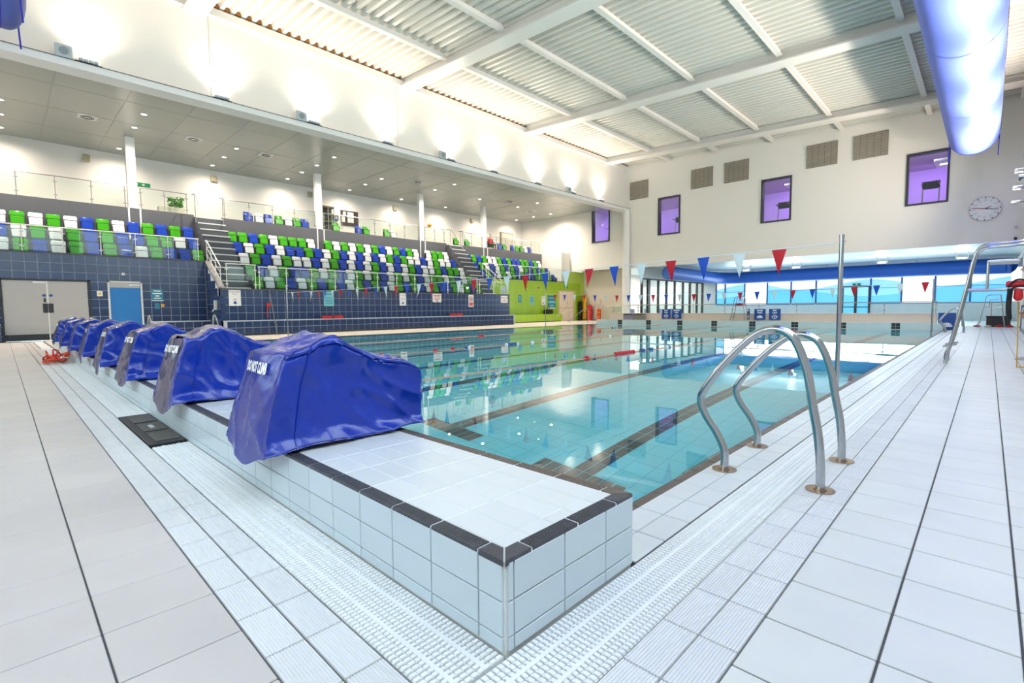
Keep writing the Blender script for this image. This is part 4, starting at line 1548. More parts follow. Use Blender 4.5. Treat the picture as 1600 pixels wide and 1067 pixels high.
def lane_rope(x, label, runs):
    t = thing('lane_rope', label, 'lane rope', (x, PY0, WZ))
    MB().tube([(x, PY0 + .01 + (25 - .02) * i / 24, WZ + .004) for i in range(25)], .009, 6).build('cable', mat('cable_orange', 'D98A66', .6), t, smooth=True)
    fm_ = {}
    for c_, m_ in (('R', M_RED), ('B', M_SIGNB), ('W', M_FWHITE)):
        fm_[c_] = MB().tube([(0, -.035, 0), (0, -.028, 0), (0, .028, 0), (0, .035, 0)], [.02, .045, .045, .02], 12).mesh('float_disc', m_, smooth=True)
    for y0, s_ in runs:
        for i, c_ in enumerate(s_):
            inst('float_disc', fm_[c_], t, (x, y0 + .09 * i, WZ + .012))


lane_rope(-5.88, 'lane rope with red and blue floats crossing the middle water', ((8.3, 'R'), (9.4, 'RRRRRRRRR'), (10.5, 'BB'), (10.9, 'BB'), (11.8, 'WB'), (13.2, 'W'), (23.0, 'RRRBB')))
lane_rope(-9.78, 'lane rope with sparse floats further towards the stands', ((5.8, 'RR'), (7.4, 'R'), (7.95, 'R'), (8.4, 'BW'), (9.9, 'WBBBBW'), (11.0, 'W'), (15.2, 'W'), (19.2, 'BBW')))
lane_rope(-13.67, 'thin lane rope nearest the navy wall with few floats', ((12.4, 'RRR'), (16.0, 'W'), (21.5, 'BWB')))

# ------------------------------------------------------------------ lifeguard chairs


def guard_chair(ox, oy, oz, s, label, kit=True, flip=1):
    t = thing('lifeguard_chair', label, 'lifeguard chair', (ox, oy, oz))

    def P(x, y, z):
        return (ox + flip * x * s, oy + y * s, oz + z * s)
    for yy in (0, .62):
        pts = smooth_path([P(-.02, yy, 0), P(-.01, yy, .18), P(.05, yy, .42), P(.20, yy, 1.28), P(.27, yy, 1.75), P(.33, yy, 1.95), P(.45, yy, 2.02), P(.70, yy, 2.03), P(.90, yy, 2.04), P(.95, yy, 1.95), P(1.02, yy, 1.35), P(1.18, yy, 0)], 5)
        MB().tube(pts, .026 * s, 10).build('side_frame', M_CHROME, t, smooth=True)
        MB().tube([P(.20, yy, 1.27), P(1.03, yy, 1.27)], .018 * s, 8).build('cross_bar', M_CHROME, t, smooth=True)
        MB().tube([P(.46, yy, 1.27), P(.46, yy, 1.72)], .02 * s, 8).build('seat_post', M_CHROME, t, smooth=True)
        MB().tube([P(-.06, yy, .30), P(.12, yy, .34)], .016 * s, 8).build('clamp', M_STEEL, t, smooth=True)
    a, b2 = P(.44, .04, 1.71), P(.84, .58, 1.77)
    MB().bbox(min(a[0], b2[0]), a[1], a[2], max(a[0], b2[0]), b2[1], b2[2], .02 * s).build('seat_board', M_SWHITE, t)
    bk = MB()
    bk.prism([(P(.80, 0, 1.77)[0], P(0, 0, 1.77)[2]), (P(.90, 0, 1.99)[0], P(0, 0, 1.99)[2]), (P(.94, 0, 1.99)[0], P(0, 0, 1.99)[2]), (P(.84, 0, 1.77)[0], P(0, 0, 1.77)[2])], 1, P(0, .04, 0)[1], P(0, .58, 0)[1])
    fixn(bk.build('backrest', M_SWHITE, t))
    a, b2 = P(.20, .0, 1.27), P(.44, .62, 1.30)
    MB().bbox(min(a[0], b2[0]), a[1], a[2], max(a[0], b2[0]), b2[1], b2[2], .006).build('foot_board', M_STEEL, t)
    for zz in (.35, .66, .97):
        xx = .05 + .17 * (zz - .42)
        MB().tube([P(xx, 0, zz), P(xx, .62, zz)], .018 * s, 8).build('rung', M_CHROME, t, smooth=True)
    for xx, zz in ((1.0, 1.5), (1.1, .6)):
        MB().tube([P(xx, 0, zz), P(xx, .62, zz)], .016 * s, 8).build('brace', M_CHROME, t, smooth=True)
    for yy in (0, .62):
        for xx in (-.02, 1.18):
            MB().tube([P(xx, yy, 0), P(xx, yy, .05)], .034 * s, 10).build('rubber_foot', M_LAMPO, t, smooth=True)
    if not kit:
        return t
    kt = thing('rescue_tube', 'red rescue tube with black strap on the nearer lifeguard chair', 'rescue tube', P(.8, -.12, 1.28))
    MB().tube([P(.68, -.02, 1.35), P(.71, -.02, 1.35), P(1.0, -.02, 1.36), P(1.03, -.02, 1.36)], [.04, .055, .06, .04], 12).build('foam_body', M_RESCUE, kt, smooth=True)
    MB().tube(smooth_path([P(.70, -.08, 1.30), P(.80, -.08, 1.42), P(.92, -.08, 1.40), P(.98, -.09, 1.33), P(.74, -.09, 1.27), P(.74, -.09, .98), P(.75, -.09, .76)], 4), .014, 8).build('strap', M_BLACK, kt, smooth=True)
    MB().tube(smooth_path([P(.735, -.07, 1.27), P(.725, -.07, 1.0), P(.74, -.07, .78)], 4), .035, 8).build('belt', M_BLACK, kt, smooth=True)
    th = thing('throw_bag', 'red throw bag with yellow rope hanging from the lifeguard chair', 'throw bag', P(.83, -.1, 1.1))
    MB().tube([P(.83, -.05, 1.27), P(.83, -.05, 1.22), P(.83, -.05, 1.13), P(.83, -.05, 1.08)], [.04, .055, .06, .03], 12).build('bag', M_RESCUE, th, smooth=True)
    MB().tube(smooth_path([P(.83, -.05, 1.08), P(.85, -.05, .6), P(.86, -.05, .02), P(.88, -.05, .012), P(.97, -.08, .012)], 5), .008, 6).build('rope', M_YELLOW, th, smooth=True)
    return t


guard_chair(-.49, 11.5, 0, 1.0, 'tall steel lifeguard chair on the deck with red rescue gear')
guard_chair(-.30, 30.6, 0, .72, 'low steel lifeguard chair at the far end of the deck', False)
guard_chair(-9.78, 26.76, .28, .62, 'steel lifeguard chair standing at the far end bench', False)
kt = thing('rescue_tube', 'red rescue tube across the lifeguard chair at the far bench', 'rescue tube', (-9.3, 26.8, 1.1))
MB().tube([(-9.62, 26.95, 1.15), (-9.58, 26.95, 1.15), (-9.18, 26.95, 1.15), (-9.14, 26.95, 1.15)], [.04, .06, .06, .04], 10).build('foam_body', M_RESCUE, kt, smooth=True)
MB().tube([(-9.40, 26.95, 1.15), (-9.36, 26.95, 1.15)], .064, 10).build('centre_strap', M_BLACK, kt, smooth=True)

# ------------------------------------------------------------------ lane boards on the far bench


def board(x, y, z, w, h, lines, label, pic='ring', rz=0.0):
    t = thing('lane_board', label, 'sign board', (x, y, z))
    xd = Vector((math.cos(rz), math.sin(rz), 0))
    yd = Vector((0, 0, 1))
    nd = Vector((math.sin(rz), -math.cos(rz), 0))
    o0 = Vector((x, y, z + h / 2))

    def q(a, b2, d):
        return o0 + xd * a + yd * b2 + nd * d
    mb = MB()
    mb.add([q(a, b2, d) for d in (0, .015) for a, b2 in ((-w / 2, -h / 2), (w / 2, -h / 2), (w / 2, h / 2), (-w / 2, h / 2))], [(0, 3, 2, 1), (4, 5, 6, 7), (0, 1, 5, 4), (1, 2, 6, 5), (2, 3, 7, 6), (3, 0, 4, 7)])
    mb.build('board_panel', M_SIGNB, t)
    mb = MB()
    mb.add([q(a, b2, d) for d in (-.03, 0) for a, b2 in ((-w / 2, -h / 2), (-w / 2 + .03, -h / 2), (-w / 2 + .03, h / 2), (-w / 2, h / 2))], [(0, 3, 2, 1), (4, 5, 6, 7), (0, 1, 5, 4), (1, 2, 6, 5), (2, 3, 7, 6), (3, 0, 4, 7)])
    mb.build('board_stay', M_SIGNW, t)
    for i, l_ in enumerate(lines):
        lettering(t, l_, h * .20, q(0, h * (.36 - .20 * i), .018), xd, yd, M_TXTW, .004)
    mb = MB()
    n_ = 24
    if pic == 'ring':
        for k_ in range(n_):
            a0, a1 = 2 * math.pi * k_ / n_, 2 * math.pi * (k_ + 1) / n_
            mb.add([q(math.cos(a_) * r_ * h, -h * .22 + math.sin(a_) * r_ * h, .018) for a_, r_ in ((a0, .15), (a1, .15), (a1, .19), (a0, .19))], [(0, 1, 2, 3)])
        for s_ in (-1, 1):
            mb.add([q(s_ * .27 * h, -h * .22, .018), q(s_ * .17 * h, -h * .15, .018), q(s_ * .17 * h, -h * .29, .018)], [(0, 1, 2)])
        mb.add([q(-.07 * h, -h * .27, .018), q(.05 * h, -h * .27, .018), q(.09 * h, -h * .17, .018), q(-.05 * h, -h * .18, .018)], [(0, 1, 2, 3)])
        nm_ = 'circuit_arrows'
    else:
        for k_ in range(7):
            a_ = math.pi * (k_ + .5) / 7
            mb.add([q(0, -.34 * h, .018), q(math.cos(a_ - .18) * .24 * h, -.34 * h + math.sin(a_ - .18) * .24 * h, .018), q(math.cos(a_ + .18) * .28 * h, -.34 * h + math.sin(a_ + .18) * .28 * h, .018)], [(0, 1, 2)])
        nm_ = 'splash_mark'
    mb.build(nm_, M_TXTW, t)


board(-13.6, 27.14, .36, .54, .56, ('Slow', 'Lane'), 'blue Slow Lane board leaning on the far bench')
board(-12.96, 27.14, .36, .58, .56, ('Medium', 'Lane'), 'blue Medium Lane board leaning on the far bench')
board(-8.92, 26.9, .36, .30, .55, ('Lane',), 'narrow blue board turned sideways beside the lifeguard chair', rz=R(-50))
board(-8.45, 27.14, .34, .54, .56, ('Family', 'Swim'), 'blue Family Swim board with splash mark leaning on the far bench', 'splash')
board(-7.75, 27.14, .34, .54, .56, ('Fast', 'Lane'), 'blue Fast Lane board leaning on the far bench')
board(-1.22, 27.3, .0, .56, .70, ('',), 'blue board with wave mark beside the far grab rails', 'splash')
for a, b2, lab, m_ in ((-16.35, -15.65, 'mauve fabric storage cube before the round column', mat('mauve_fabric', '8F8295', .8)), (-15.62, -14.95, 'taupe storage cube against the far bench', mat('taupe_fabric', '8D8074', .8))):
    t = thing('storage_cube', lab, 'box', ((a + b2) / 2, 27.0, .28))
    MB().bbox(a, 26.92, .285, b2, 27.165, .66, .015).build('cube_body', m_, t)
    MB().box(a + .05, 26.91, .56, b2 - .05, 26.922, .62).build('cube_handle', M_DGREY, t)
# rail on the far bench
t = thing('bench_balustrade', 'steel and glass balustrade on top of the far bench', 'balustrade', (-9, 27.5, .68))
n_ = 9
for i in range(n_ + 1):
    xx = -17.4 + (15.8) * i / n_
    p_ = MB().tube([(xx, 27.5, .68), (xx, 27.5, 1.17)], .018, 8).build('post', M_STEEL, t, smooth=True)
    MB().box(xx - .06, 27.48, .80, xx + .06, 27.52, .83).box(xx - .06, 27.48, 1.02, xx + .06, 27.52, 1.05).build('glass_clamp', M_STEEL, p_)
    if i < n_:
        MB().box(xx + .05, 27.495, .71, xx + 15.8 / n_ - .05, 27.505, 1.12).build('glass_pane', M_GLASS, t)
MB().tube([(-17.45, 27.5, 1.17), (-1.55, 27.5, 1.17)], .022, 8).build('handrail', M_STEEL, t, smooth=True)

# ------------------------------------------------------------------ deck items by the start
mt = thing('drain_mat', 'dark rubber drain panel in the gutter below the second cover', 'drain cover', (-5.3, .86, 0))
MB().bbox(-6.0, .735, -.03, -4.55, .978, .004, .004).build('panel_base', M_DARK, mt)
M_MATG = mat('mat_grey', '5E5D5B', .7, var=.2, scale=14)
for a in (-5.9, -5.45, -5.0):
    MB().bbox(a, .79, .004, a + .36, .96, .010, .003).build('raised_pad', M_MATG, mt)
MB().bbox(-5.32, .85, .010, -5.18, .885, .016, .002).build('handle_slot', M_LAMPO, mt)
hs = thing('hose_tangle', 'tangled orange hose heap lying against the platform', 'hose', (-13.6, .85, 0))
rnd = random.Random(9)
for i in range(7):
    cx, cyy, rr = -13.7 + rnd.uniform(-.5, .5), .78 + rnd.uniform(-.12, .08), rnd.uniform(.14, .30)
    pts = []
    for k in range(22):
        a = k / 21 * 2 * math.pi * 1.15 + i
        pts.append((cx + math.cos(a) * rr * 1.5, min(.955, cyy + math.sin(a) * rr * .6), .03 + .035 * i * (.5 + .5 * math.sin(a * 2 + i)) + .012))
    MB().tube(smooth_path(pts, 2), .016, 7).build('hose_loop', M_ORANGE if i % 3 else M_RED, hs, smooth=True)
for i in range(5):
    MB().tube([(-13.5 + .13 * i, .85, .06 + .03 * i), (-13.42 + .13 * i, .87, .07 + .03 * i)], .045, 10).build('hose_float', M_FWHITE if i % 2 else M_ORANGE, hs, smooth=True)

# ------------------------------------------------------------------ far wall: windows to the gym, louvres, clock
for i, (a, b2) in enumerate(WIN):
    w_ = thing('window_%d' % n_w, ('dark framed gym window in the gallery end wall', 'dark framed gym window above the left of the small hall', 'dark framed gym window in the middle of the far wall', 'dark framed gym window beside the hanging duct')[i], 'window', ((a + b2) / 2, 32.2, WZ0), kind='structure')
    n_w += 1
    f = .09
    MB().box(a, 32.14, WZ0, a + f, 32.5, WZ1).box(b2 - f, 32.14, WZ0, b2, 32.5, WZ1).box(a + f, 32.14, WZ0, b2 - f, 32.5, WZ0 + f).box(a + f, 32.14, WZ1 - f, b2 - f, 32.5, WZ1).build('window_frame', M_FRAME, w_)
    MB().box(a + f, 32.24, WZ0 + f, b2 - f, 32.255, WZ1 - f).build('glass_pane', M_GLASS, w_)
gy = MB().box(-24, 38.2, 5.2, 0, 38.4, 9.6).box(-24, 32.5, 5.2, 0, 38.2, 5.88).box(-24.2, 32.5, 5.2, -24, 38.4, 9.6).box(0, 32.5, 5.2, .2, 38.4, 9.6)
tag(gy.build('gym_room', M_PURPLE), 'purple lit gym room behind the far wall windows', kind='structure')
tag(MB().box(-24, 32.5, 8.95, 0, 38.2, 9.15).build('ceiling', mat('gym_ceiling', 'B9B2B4', .6)), 'grey ceiling of the gym behind the far wall', kind='structure')
for xx in (-21.6, -16.0, -9.3, -2.4):
    t = thing('gym_ceiling_raft', 'white suspended ceiling raft inside the gym', 'ceiling raft', (xx, 35.5, 8.6), 'gym ceiling rafts')
    MB().bbox(xx + .1, 33.4, 8.30, xx + 2.2, 35.2, 8.42, .02).build('raft_panel', M_WHITE, t)
    MB().box(xx + .3, 34.2, 8.285, xx + 1.0, 34.35, 8.302).build('light_strip', M_LAMP, t)
    t = thing('treadmill', 'dark gym treadmill behind the far wall window', 'treadmill', (xx, 34, 5.9), 'gym treadmills')
    MB().bbox(xx - .35, 33.2, 5.9, xx + .35, 34.9, 6.15, .03).build('running_deck', M_DARK, t)
    for s_ in (-.33, .33):
        MB().tube([(xx + s_, 33.7, 6.1), (xx + s_, 33.9, 7.2), (xx + s_, 33.3, 7.25)], .035, 8).build('upright', M_STEEL, t, smooth=True)
    MB().bbox(xx - .36, 33.85, 7.05, xx + .36, 33.98, 7.45, .03).build('console', M_DARK, t)
    light('gym_lamp', 'AREA', (xx, 36.6, 8.85), 80, (.50, .20, 1.0), (0, .6, -1), 3.0, 2.0)
    light('gym_lamp', 'AREA', (xx - .6, 33.4, 8.85), 50, (.95, .88, 1), (0, .3, -1), 1.2, .8)
for i, (a, b2) in enumerate(((-19.05, -17.61), (-14.49, -13.06), (-12.33, -10.87), (-7.76, -6.27), (-5.55, -4.05))):
    lab = ('next to the round column', 'above the left gym window', 'left of the middle gym window', 'right of the middle gym window', 'nearest the hanging duct')[i]
    t = thing('wall_louvre', 'grey panelled air louvre high on the far wall, ' + lab, 'louvre', ((a + b2) / 2, 32.2, 8.8))
    MB().box(a, 32.15, 8.79, b2, 32.2, 10.03).build('back_plate', M_LOUVD, t)
    n_ = 5 if i else 4
    for k in range(n_):
        x0_ = a + (b2 - a) * k / n_
        pn = MB()
        for q in range(12):
            zz = 8.81 + .101 * q
            pn.prism([(32.15, zz), (32.118, zz + .015), (32.118, zz + .03), (32.15, zz + .09)], 0, x0_ + .012, x0_ + (b2 - a) / n_ - .012)
        pn.build('louvre_panel', M_LOUVRE, t)
ck = thing('wall_clock', 'round white pace clock with red and black hand on the far wall', 'clock', (-.30, 32.15, 5.49))
CY = 32.13
MB().disc((-.30, 32.12, 5.49), .55, .08, 48, axis=1).build('clock_body', M_SIGNW, ck, smooth=True)
MB().ring((-.30, 32.112, 5.49), .545, .565, .09, 48, axis=1).build('rim', mat('rim_grey', 'BDBDBB', .5), ck, smooth=True)
for k in range(60):
    a = 2 * math.pi * k / 60
    r0_ = .50 if k % 5 else .485
    hw_ = .006 if k % 5 else .022
    xd, zd = Vector((math.sin(a), 0, math.cos(a))), Vector((math.cos(a), 0, -math.sin(a)))
    c_ = Vector((-.30, 32.117, 5.49))
    if k % 5 == 0:
        MB().add([c_ + xd * r0_ - zd * hw_, c_ + xd * r0_ + zd * hw_, c_ + xd * .535 + zd * hw_, c_ + xd * .535 - zd * hw_], [(0, 1, 2, 3)]).build('hour_mark', M_BLACK, ck)
        lettering(ck, str(k if k else 60), .13, c_ + xd * .39, (1, 0, 0), (0, 0, 1), mat('print_pale', 'B9BBBF', .6))
    elif k % 1 == 0:
        MB().add([c_ + xd * .51 - zd * hw_, c_ + xd * .51 + zd * hw_, c_ + xd * .525 + zd * hw_, c_ + xd * .525 - zd * hw_], [(0, 1, 2, 3)]).build('minute_mark', M_TXTG, ck)


def hand(ang, l0, l1, w, m_, nm_):
    a = R(ang)
    xd, zd = Vector((math.sin(a), 0, math.cos(a))), Vector((math.cos(a), 0, -math.sin(a)))
    c_ = Vector((-.30, 32.108, 5.49))
    MB().add([c_ + xd * l0 - zd * w, c_ + xd * l0 + zd * w, c_ + xd * l1 + zd * w * .6, c_ + xd * l1 - zd * w * .6], [(0, 1, 2, 3)]).build(nm_, m_, ck)


hand(100, 0, .47, .018, M_DARK, 'black_hand')
hand(280, 0, .47, .018, M_RED, 'red_hand')
hand(68, 0, .22, .02, M_DARK, 'hour_hand')

# ------------------------------------------------------------------ fabric air ducts
def duct(name, label, xc, zc, r_, y0, y1, m, me_end, cap0=False):
    t = thing(name, label, 'air duct', (xc, (y0 + y1) / 2, zc))
    seg = 6
    L = (y1 - y0) / seg
    for i in range(seg):
        a = y0 + L * i
        n_ = 5
        MB().tube([(xc, a + L * k / n_, zc) for k in range(n_ + 1)], [r_ * (1 + .006 * math.sin(math.pi * k / n_)) for k in range(n_ + 1)], 40, cap=False).build('duct_section', m, t, smooth=True)
        MB().tube([(xc, a + L - .012, zc), (xc, a + L + .012, zc)], r_ * 1.012, 40, cap=False).build('seam_hoop', M_DUCTD, t, smooth=True)
    # soft gathered end
    n_, k_ = 10, 40
    vs_ = []
    for i in range(n_ + 1):
        u = i / n_
        rr = r_ * math.sqrt(max(0, 1 - (u * .98) ** 2.4))
        for k in range(k_):
            a = 2 * math.pi * k / k_
            pin = 1 - .06 * u * (math.sin(a * 6) ** 2)
            vs_.append((xc + math.cos(a) * rr * pin, y1 + .55 * r_ * u, zc - .12 * u * r_ + math.sin(a) * rr * pin))
    fs = [(i * k_ + k, i * k_ + (k + 1) % k_, (i + 1) * k_ + (k + 1) % k_, (i + 1) * k_ + k) for i in range(n_) for k in range(k_)]
    fs.append(tuple(n_ * k_ + k for k in range(k_)))
    e_ = MB().add(vs_, fs).build('duct_end', me_end, t, smooth=True)
    fixn(e_)
    for s_ in (-1, 1):
        MB().tube([(xc + s_ * r_ * 1.0, y0, zc + .1), (xc + s_ * r_ * 1.0, y1 + .35, zc + .1)], .02, 6).build('suspension_rail', M_DARK, t, smooth=True)
        nn = int((y1 - y0) / 2)
        for k in range(nn + 1):
            yy = y0 + .2 + (y1 - y0 - .2) * k / max(1, nn)
            MB().tube([(xc + s_ * r_, yy, zc + .1), (xc + s_ * r_, yy, ZR(xc) - .1)], .008, 6).build('hanger', M_STEEL, t, smooth=True)
        MB().tube([(xc + s_ * r_ * .98, y1 + .3, zc + .1), (xc + s_ * r_ * .96, y1 + .34, zc - r_ - .12)], .018, 6).build('end_strap', M_DUCTD, t, smooth=True)
    for s_ in (-1, 1):
        pv = MB()
        for i in range(int((y1 - max(y0, 8)) / .12)):
            for q in range(3):
                a = (-.25 + .12 * q) if s_ > 0 else math.pi + .25 - .12 * q
                c_ = Vector((xc + math.cos(a) * r_ * 1.008, max(y0, 8) + .12 * i, zc + math.sin(a) * r_ * 1.008))
                tv = Vector((-math.sin(a), 0, math.cos(a))) * .012
                yv = Vector((0, .02, 0))
                pv.add([c_ - tv - yv, c_ + tv - yv, c_ + tv + yv, c_ - tv + yv], [(0, 1, 2, 3)])
        if pv.v:
            tag(pv.build('nozzle_dots', M_FWHITE, t), kind='stuff')
    return t


duct('fabric_duct', 'large pale blue fabric air duct hanging above the deck', -.75, 8.25, .81, -5.5, 29.2, M_DUCT, M_DUCTD)
duct('fabric_duct', 'blue fabric air duct end hanging beside the gallery wall', -16.3, 8.30, .81, -5.5, .35, M_DUCT, mat('duct_end_slate', '5560A8', .5))

# ------------------------------------------------------------------ uplights on the gallery ledge and side wall


def uplight(x, y, z, dirv, n_heads, label, group, energy, cat='floodlight', cone=150):
    t = thing('uplight', label, cat, (x, y, z), group)
    MB().box(x - .05, y - .3, z, x + .05, y + .3, z + .02).build('mounting_bar', M_DARK, t)
    for k in range(n_heads):
        yy = y - .22 + .44 * (k + .5) / n_heads
        w = .44 / n_heads * .42
        h_ = MB()
        h_.bbox(x - .07, yy - w, z + .03, x + .09, yy + w, z + .12, .01).build('lamp_head', M_LAMPO, t)
        MB().box(x - .06, yy - w * .85, z + .12, x + .08, yy + w * .85, z + .124).build('lamp_lens', M_LAMP, t)
    light('uplight_lamp', 'SPOT', (x, y, z + .16), energy, WARM, dirv, .12, spot=R(cone), blend=1.0, parent=t)
    return t


for i, yy in enumerate((-1.5, 2.17, 5.64, 8.83, 12.1, 15.6, 18.55, 22.08, 25.4, 28.6)):
    uplight(-19.1, yy, 8.19, (.42, 0, 1), 4 if i % 2 else 3, 'grey uplight cluster on the ledge above the gallery', 'uplights on the gallery ledge', 300)
for yy in (1.63, 8.32, 15.05, 24.9):
    t = thing('ledge_speaker', 'square pale grey speaker panel on the gallery ledge', 'speaker', (-19.05, yy, 8.17), 'speaker panels on the gallery ledge')
    MB().bbox(-19.10, yy - .19, 8.18, -18.98, yy + .19, 8.52, .015).build('speaker_box', M_LAMPO, t)
    MB().disc((-18.98, yy, 8.35), .11, .006, 20, axis=0).build('cone', mat('cone_grey', '8C98A0', .6), t)
for i, yy in enumerate((-3.7, 0, 3.7, 7.4, 11.1, 14.8, 18.5, 22.2, 25.9)):
    t = uplight(.66, yy, 5.55, (-.62, 0, 1), 3, 'grey uplight cluster fixed to the side wall glazing', 'uplights on the side wall', 960, cone=116)
    MB().box(.66, yy - .03, 5.50, XR, yy + .03, 5.56).build('wall_arm', M_LAMPO, t)
for k, (yy, zz) in enumerate(((27.5, 6.15), (29.0, 5.75), (30.6, 5.4))):
    t = thing('wall_floodlight', ('upper', 'middle', 'lower')[k] + ' steel floodlight reaching out from the side wall near the clock', 'floodlight', (.8, yy, zz))
    MB().tube([(XR, yy, zz), (.62, yy, zz)], .03, 8).build('arm', M_CHROME, t, smooth=True)
    MB().bbox(.50, yy - .14, zz - .05, .82, yy + .14, zz + .06, .02).build('lamp_head', M_CHROME, t)
    MB().box(.53, yy - .11, zz + .06, .79, yy + .11, zz + .065).build('lamp_lens', M_LAMP, t)
    if k < 2:
        light('floodlight_lamp', 'SPOT', (.40, yy, zz + .12), 620, WARM, (-1, -.35, .25), .1, spot=R(172), blend=1.0, parent=t)
for k, zz in enumerate((4.55, 4.05)):
    t = thing('cctv_camera', ('upper', 'lower')[k] + ' small dark camera on the far wall beside the side wall', 'camera', (.75, 32.1, zz))
    MB().tube([(.75, 32.2, zz), (.75, 32.08, zz)], .03, 8).build('bracket', M_LAMPO, t, smooth=True)
    MB().tube([(.75, 32.1, zz - .02), (.75, 31.9, zz - .08)], .055, 12).build('camera_body', M_LAMPO if k == 0 else M_DARK, t, smooth=True)

# ------------------------------------------------------------------ small hall beyond the opening
sh = MB().box(-24.5, 32.5, 4.06, XR + .6, 44.3, 4.2)
tag(sh.build('ceiling', mat('hall_ceiling', 'C9DEE4', .35)), 'pale ceiling of the small hall beyond the opening', kind='structure')
tag(MB().box(-24.5, 33.0, -.2, XR + .6, 44.3, -.004).build('floor', mat('hall_floor', 'DCE3E4', .35)), 'pale floor of the small hall', kind='structure')
wf = MB().box(-24.5, 44, 0, XR + .6, 44.2, 1.2).box(-24.5, 44, 3.35, XR + .6, 44.2, 4.2).box(-24.5, 44, 1.2, -17.4, 44.2, 3.35)
wall_h = tag(wf.build('wall_hall', mat('hall_wall', 'DDE2E6', .6)), 'white outer wall of the small hall below its windows', kind='structure')
tag(MB().box(XR + .35, 32.5, 0, XR + .6, 44, 4.2).build('wall_hall', M_WALL), 'white side wall of the small hall', kind='structure')
tag(MB().box(-24.5, 33.8, 0, -20.0, 34.0, 4.06).build('wall_hall', M_WALLC), 'beige wall behind the rescue equipment', kind='structure')

# printed window film: pale sky over rolling blue hills, lit from outside
fmt = bpy.data.materials.new('hill_film')
fmt.use_nodes = True
nt = fmt.node_tree
b = nt.nodes['Principled BSDF']
geo = nt.nodes.new('ShaderNodeNewGeometry')
sep = nt.nodes.new('ShaderNodeSeparateXYZ')
nt.links.new(geo.outputs['Position'], sep.inputs[0])


def mnode(op, a, b2=None):
    n_ = nt.nodes.new('ShaderNodeMath')
    n_.operation = op
    for i, v in enumerate((a, b2)):
        if v is None:
            continue
        if isinstance(v, (int, float)):
            n_.inputs[i].default_value = v
        else:
            nt.links.new(v, n_.inputs[i])
    return n_.outputs[0]


h1 = mnode('ADD', mnode('MULTIPLY', mnode('SINE', mnode('MULTIPLY', sep.outputs['X'], .75)), .30), 2.62)
h2 = mnode('ADD', mnode('MULTIPLY', mnode('SINE', mnode('ADD', mnode('MULTIPLY', sep.outputs['X'], .55), 1.9)), .32), 2.05)
below1 = mnode('LESS_THAN', sep.outputs['Z'], h1)
below2 = mnode('LESS_THAN', sep.outputs['Z'], h2)
mx1 = nt.nodes.new('ShaderNodeMixRGB')
mx1.inputs[1].default_value = (*hexc('F2F2FA'), 1)
mx1.inputs[2].default_value = (*hexc('8FD0F2'), 1)
nt.links.new(below1, mx1.inputs[0])
mx2 = nt.nodes.new('ShaderNodeMixRGB')
mx2.inputs[2].default_value = (*hexc('66BDEE'), 1)
nt.links.new(mx1.outputs[0], mx2.inputs[1])
nt.links.new(below2, mx2.inputs[0])
nt.links.new(mx2.outputs[0], b.inputs['Base Color'])
nt.links.new(mx2.outputs[0], b.inputs['Emission Color'])
b.inputs['Emission Strength'].default_value = .48
b.inputs['Roughness'].default_value = .2
M_FILM = fmt
M_FILMW = mat('white_film', 'F4F6FA', .2, emit='F6FAFF', estr=.85)
MUL = [-17.35, -16.58, -14.95, -13.18, -11.41, -9.67, -7.97, -6.21, -4.43, -2.65, -.89, 1.0]
for i, (a, b2) in enumerate(zip(MUL, MUL[1:])):
    w_ = thing('window_%d' % n_w, 'backlit hall window pane with printed hill film' if i not in (2, 8) else 'backlit plain white hall window pane', 'window', ((a + b2) / 2, 44, 1.2), kind='structure')
    n_w += 1
    lo = 1.2 if i != 6 else 2.5
    MB().box(a + .05, 44.02, lo, b2 - .05, 44.04, 3.35).build('glass_pane', M_FILMW if i in (2, 8) else M_FILM, w_)
    MB().box(a - .05, 43.95, 1.2, a + .05, 44.08, 3.35).box(a + .05, 43.97, lo - .05, b2 - .05, 44.05, lo).box(a + .05, 43.97, 2.28, b2 - .05, 44.05, 2.30).build('window_frame', mat('frame_blue', '2C5F86', .4), w_)
d5 = thing('door_5', 'glazed double door between the hall windows', 'door', (-7.09, 43.95, 0), kind='structure')
MB().box(-7.97, 43.9, 0, -7.85, 44.0, 2.45).box(-6.33, 43.9, 0, -6.21, 44.0, 2.45).box(-7.85, 43.9, 2.38, -6.33, 44.0, 2.5).box(-7.17, 43.9, 0, -7.0, 44.0, 2.38).build('door_frame', M_FRAME, d5)
for a, b2 in ((-7.85, -7.17), (-7.0, -6.33)):
    MB().box(a, 43.94, .05, b2, 43.96, 2.38).build('glass_pane', M_FILM, d5)
    MB().box(a, 43.90, .9, b2, 43.95, .96).build('door_rail', M_DARK, d5)
es = thing('exit_sign', 'small green exit sign over the glazed hall door', 'sign', (-7.0, 43.88, 2.55))
MB().bbox(-7.3, 43.86, 2.52, -6.8, 43.89, 2.68, .004).build('plate', M_EXIT, es)
MB().box(-7.1, 43.855, 2.57, -7.0, 43.861, 2.63).build('running_man', M_TXTW, es)
